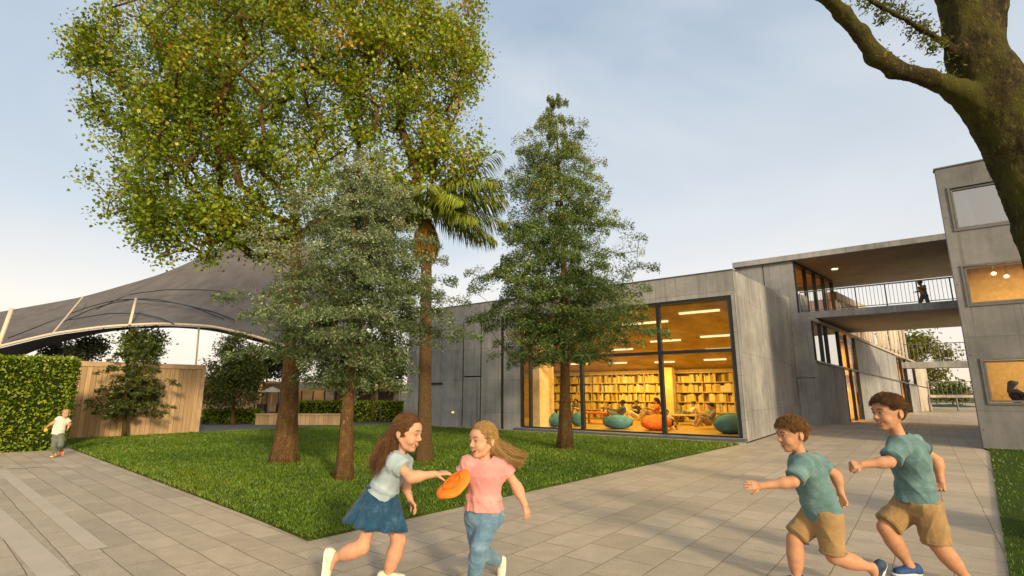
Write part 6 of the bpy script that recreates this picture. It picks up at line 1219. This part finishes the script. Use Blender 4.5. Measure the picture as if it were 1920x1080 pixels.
for lab, px, py, dz, fc, sh, tr, hr_, sk, lie, lh, s_ in (
    ('brown haired person reading on the leftmost teal bean bag', 1026, 797, .30, 2.6, C_OLV, C_TAN, H_BROWN, SKIN2, .1, True, 1.0),
    ('long dark haired person sitting beyond the conical tree trunk', 1079, 793, .28, 4.2, C_OLV, C_TAN, H_DARK, SKIN, .1, True, .95),
    ('person in slate grey lounging behind the wide teal bean bag', 1160, 796, .24, 2.9, C_BLU, C_GREY, H_DARK, SKIN3, .35, False, 1.0),
    ('person in white and black leaning over near the middle of the library', 1192, 793, .22, 3.6, C_BLK, C_WHT, H_DARK, SKIN, .1, False, .95),
    ('long black haired person in orange sitting behind the orange bean bag', 1226, 797, .28, 3.3, C_ORG, C_TAN, H_DARK, SKIN2, .2, True, 1.05),
    ('child looking down beside the orange bean bag right of the mullion', 1253, 804, .05, 4.9, C_WHT, C_BLK, H_DARK, SKIN2, 0, False, .8),
    ('person in grey with curly dark hair sitting on the floor at the right', 1330, 804, .12, 3.4, C_GREY, C_TAN, H_DARK, SKIN2, .15, False, 1.05),
    ('person in white leaning on the low oak table in the library', 1300, 796, .20, 2.9, C_WHT, C_BLU, H_BROWN, SKIN, 0, False, .95),
    ('person in tan sitting low between the orange bean bag and the shelves', 1206, 788, .22, 4.6, C_TAN, C_BLK, H_BROWN, SKIN2, .2, True, .95),
    ('person in orange seated far back near the shelves right of centre', 1352, 786, .24, 3.9, C_ORG, C_TAN, H_BROWN, SKIN, 0, True, .95),
    ('person in olive with pale hair seated far back left of the mullion', 1140, 786, .24, 4.0, C_OLV, C_BLU, H_PALE, SKIN, 0, False, .95),
    ('person in slate blue seated behind the oak table by the shelves', 1283, 786, .24, 4.4, C_BLU, C_TAN, H_BROWN, SKIN2, 0, False, .95),
    ('person in black at the far right end of the library shelves', 1386, 780, .30, 3.6, C_BLK, C_BLU, H_DARK, SKIN2, 0, False, 1.0)):
    small_person(lab, lf(px, py)+[0, 0, dz], fc, 'sit', sh, tr, hr_, sk, s_, lie, lh)
small_person('dark figure walking along the library shelves in the middle distance', lf(1271, 787), 2.6, 'walk', C_BLK, C_BLU, H_DARK, SKIN2, .95)
# ------------------------------------------------------------------ daylight
SUN_DIR = nrm((0.44, -0.90, math.tan(math.radians(18))))     # towards the sun
sun_l = bpy.data.lights.new('sun', 'SUN'); sun_l.energy = 2.9; sun_l.angle = math.radians(6.0); sun_l.color = (1.0, 0.79, 0.50)
sun_o = bpy.data.objects.new('sun', sun_l); C.objects.link(sun_o); sun_o.location = (20, -15, 12)
sun_o.rotation_euler = Vector(tuple(SUN_DIR)).to_track_quat('Z', 'Y').to_euler()
w = bpy.data.worlds.new('World'); sc.world = w; w.use_nodes = True; nt = w.node_tree; nt.nodes.clear()
def wn(t, **k):
    x = nt.nodes.new(t)
    for a, b in k.items(): setattr(x, a, b)
    return x
sky = wn('ShaderNodeTexSky'); sky.sky_type = 'NISHITA'; sky.sun_disc = False; sky.sun_elevation = math.asin(SUN_DIR[2]); sky.sun_rotation = math.atan2(SUN_DIR[0], SUN_DIR[1])
sky.air_density = 1.0; sky.dust_density = 2.0; sky.ozone_density = 1.6; sky.altitude = 50
tc = wn('ShaderNodeTexCoord'); sep = wn('ShaderNodeSeparateXYZ'); nt.links.new(tc.outputs['Generated'], sep.inputs[0])
# thin high cloud and pale evening haze, spread over the whole dome
mp = wn('ShaderNodeMapping'); mp.inputs['Scale'].default_value = (0.8, 0.8, 1.8); mp.inputs['Rotation'].default_value = (0.0, 0.25, 0.5); nt.links.new(tc.outputs['Generated'], mp.inputs['Vector'])
nz = wn('ShaderNodeTexNoise'); nz.inputs['Scale'].default_value = 1.6; nz.inputs['Detail'].default_value = 4; nz.inputs['Roughness'].default_value = 0.5; nz.inputs['Distortion'].default_value = 0.6; nt.links.new(mp.outputs[0], nz.inputs['Vector'])
cr = wn('ShaderNodeValToRGB'); cr.color_ramp.elements[0].position = 0.42; cr.color_ramp.elements[0].color = (0, 0, 0, 1); cr.color_ramp.elements[1].position = 0.78; cr.color_ramp.elements[1].color = (0.5, 0.5, 0.5, 1); nt.links.new(nz.outputs['Fac'], cr.inputs['Fac'])
hr = wn('ShaderNodeValToRGB'); e = hr.color_ramp.elements; e[0].position = 0.0; e[0].color = (7.4, 6.1, 4.7, 1); e[1].position = 0.75; e[1].color = (2.5, 3.25, 4.1, 1)
for ps, col in ((0.13, (6.8, 6.1, 5.3, 1)), (0.28, (4.5, 4.85, 5.1, 1)), (0.5, (3.1, 3.8, 4.55, 1))): q = e.new(ps); q.color = col
nt.links.new(sep.outputs['Z'], hr.inputs['Fac'])
def wmix(f, a, b):
    x = wn('ShaderNodeMix', data_type='RGBA')
    for s_, v in ((x.inputs['Factor'], f), (x.inputs[6], a), (x.inputs[7], b)):
        if isinstance(v, (int, float)): s_.default_value = v
        elif isinstance(v, tuple): s_.default_value = v
        else: nt.links.new(v, s_)
    return x.outputs[2]
c1 = wmix(0.80, sky.outputs[0], hr.outputs['Color']); c2 = wmix(cr.outputs['Color'], c1, (6.0, 5.9, 5.9, 1))
# broad warm glow added to the sky behind the camera, for soft frontal fill
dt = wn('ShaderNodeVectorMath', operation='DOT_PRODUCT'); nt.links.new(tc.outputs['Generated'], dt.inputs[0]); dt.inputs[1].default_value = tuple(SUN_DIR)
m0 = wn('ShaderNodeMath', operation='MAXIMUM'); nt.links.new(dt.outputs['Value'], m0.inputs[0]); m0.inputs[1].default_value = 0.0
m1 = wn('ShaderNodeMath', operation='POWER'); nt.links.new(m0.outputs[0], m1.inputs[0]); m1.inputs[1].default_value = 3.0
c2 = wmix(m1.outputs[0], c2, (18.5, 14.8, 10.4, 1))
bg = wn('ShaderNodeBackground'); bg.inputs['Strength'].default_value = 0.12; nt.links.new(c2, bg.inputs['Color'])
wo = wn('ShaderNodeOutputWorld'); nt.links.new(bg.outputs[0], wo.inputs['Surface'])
sc.view_settings.view_transform = 'Standard'; sc.view_settings.look = 'None'; sc.view_settings.gamma = 1.0; sc.view_settings.exposure = 0.47
sc.cycles.use_denoising = True; sc.cycles.max_bounces = 8; sc.cycles.transparent_max_bounces = 16
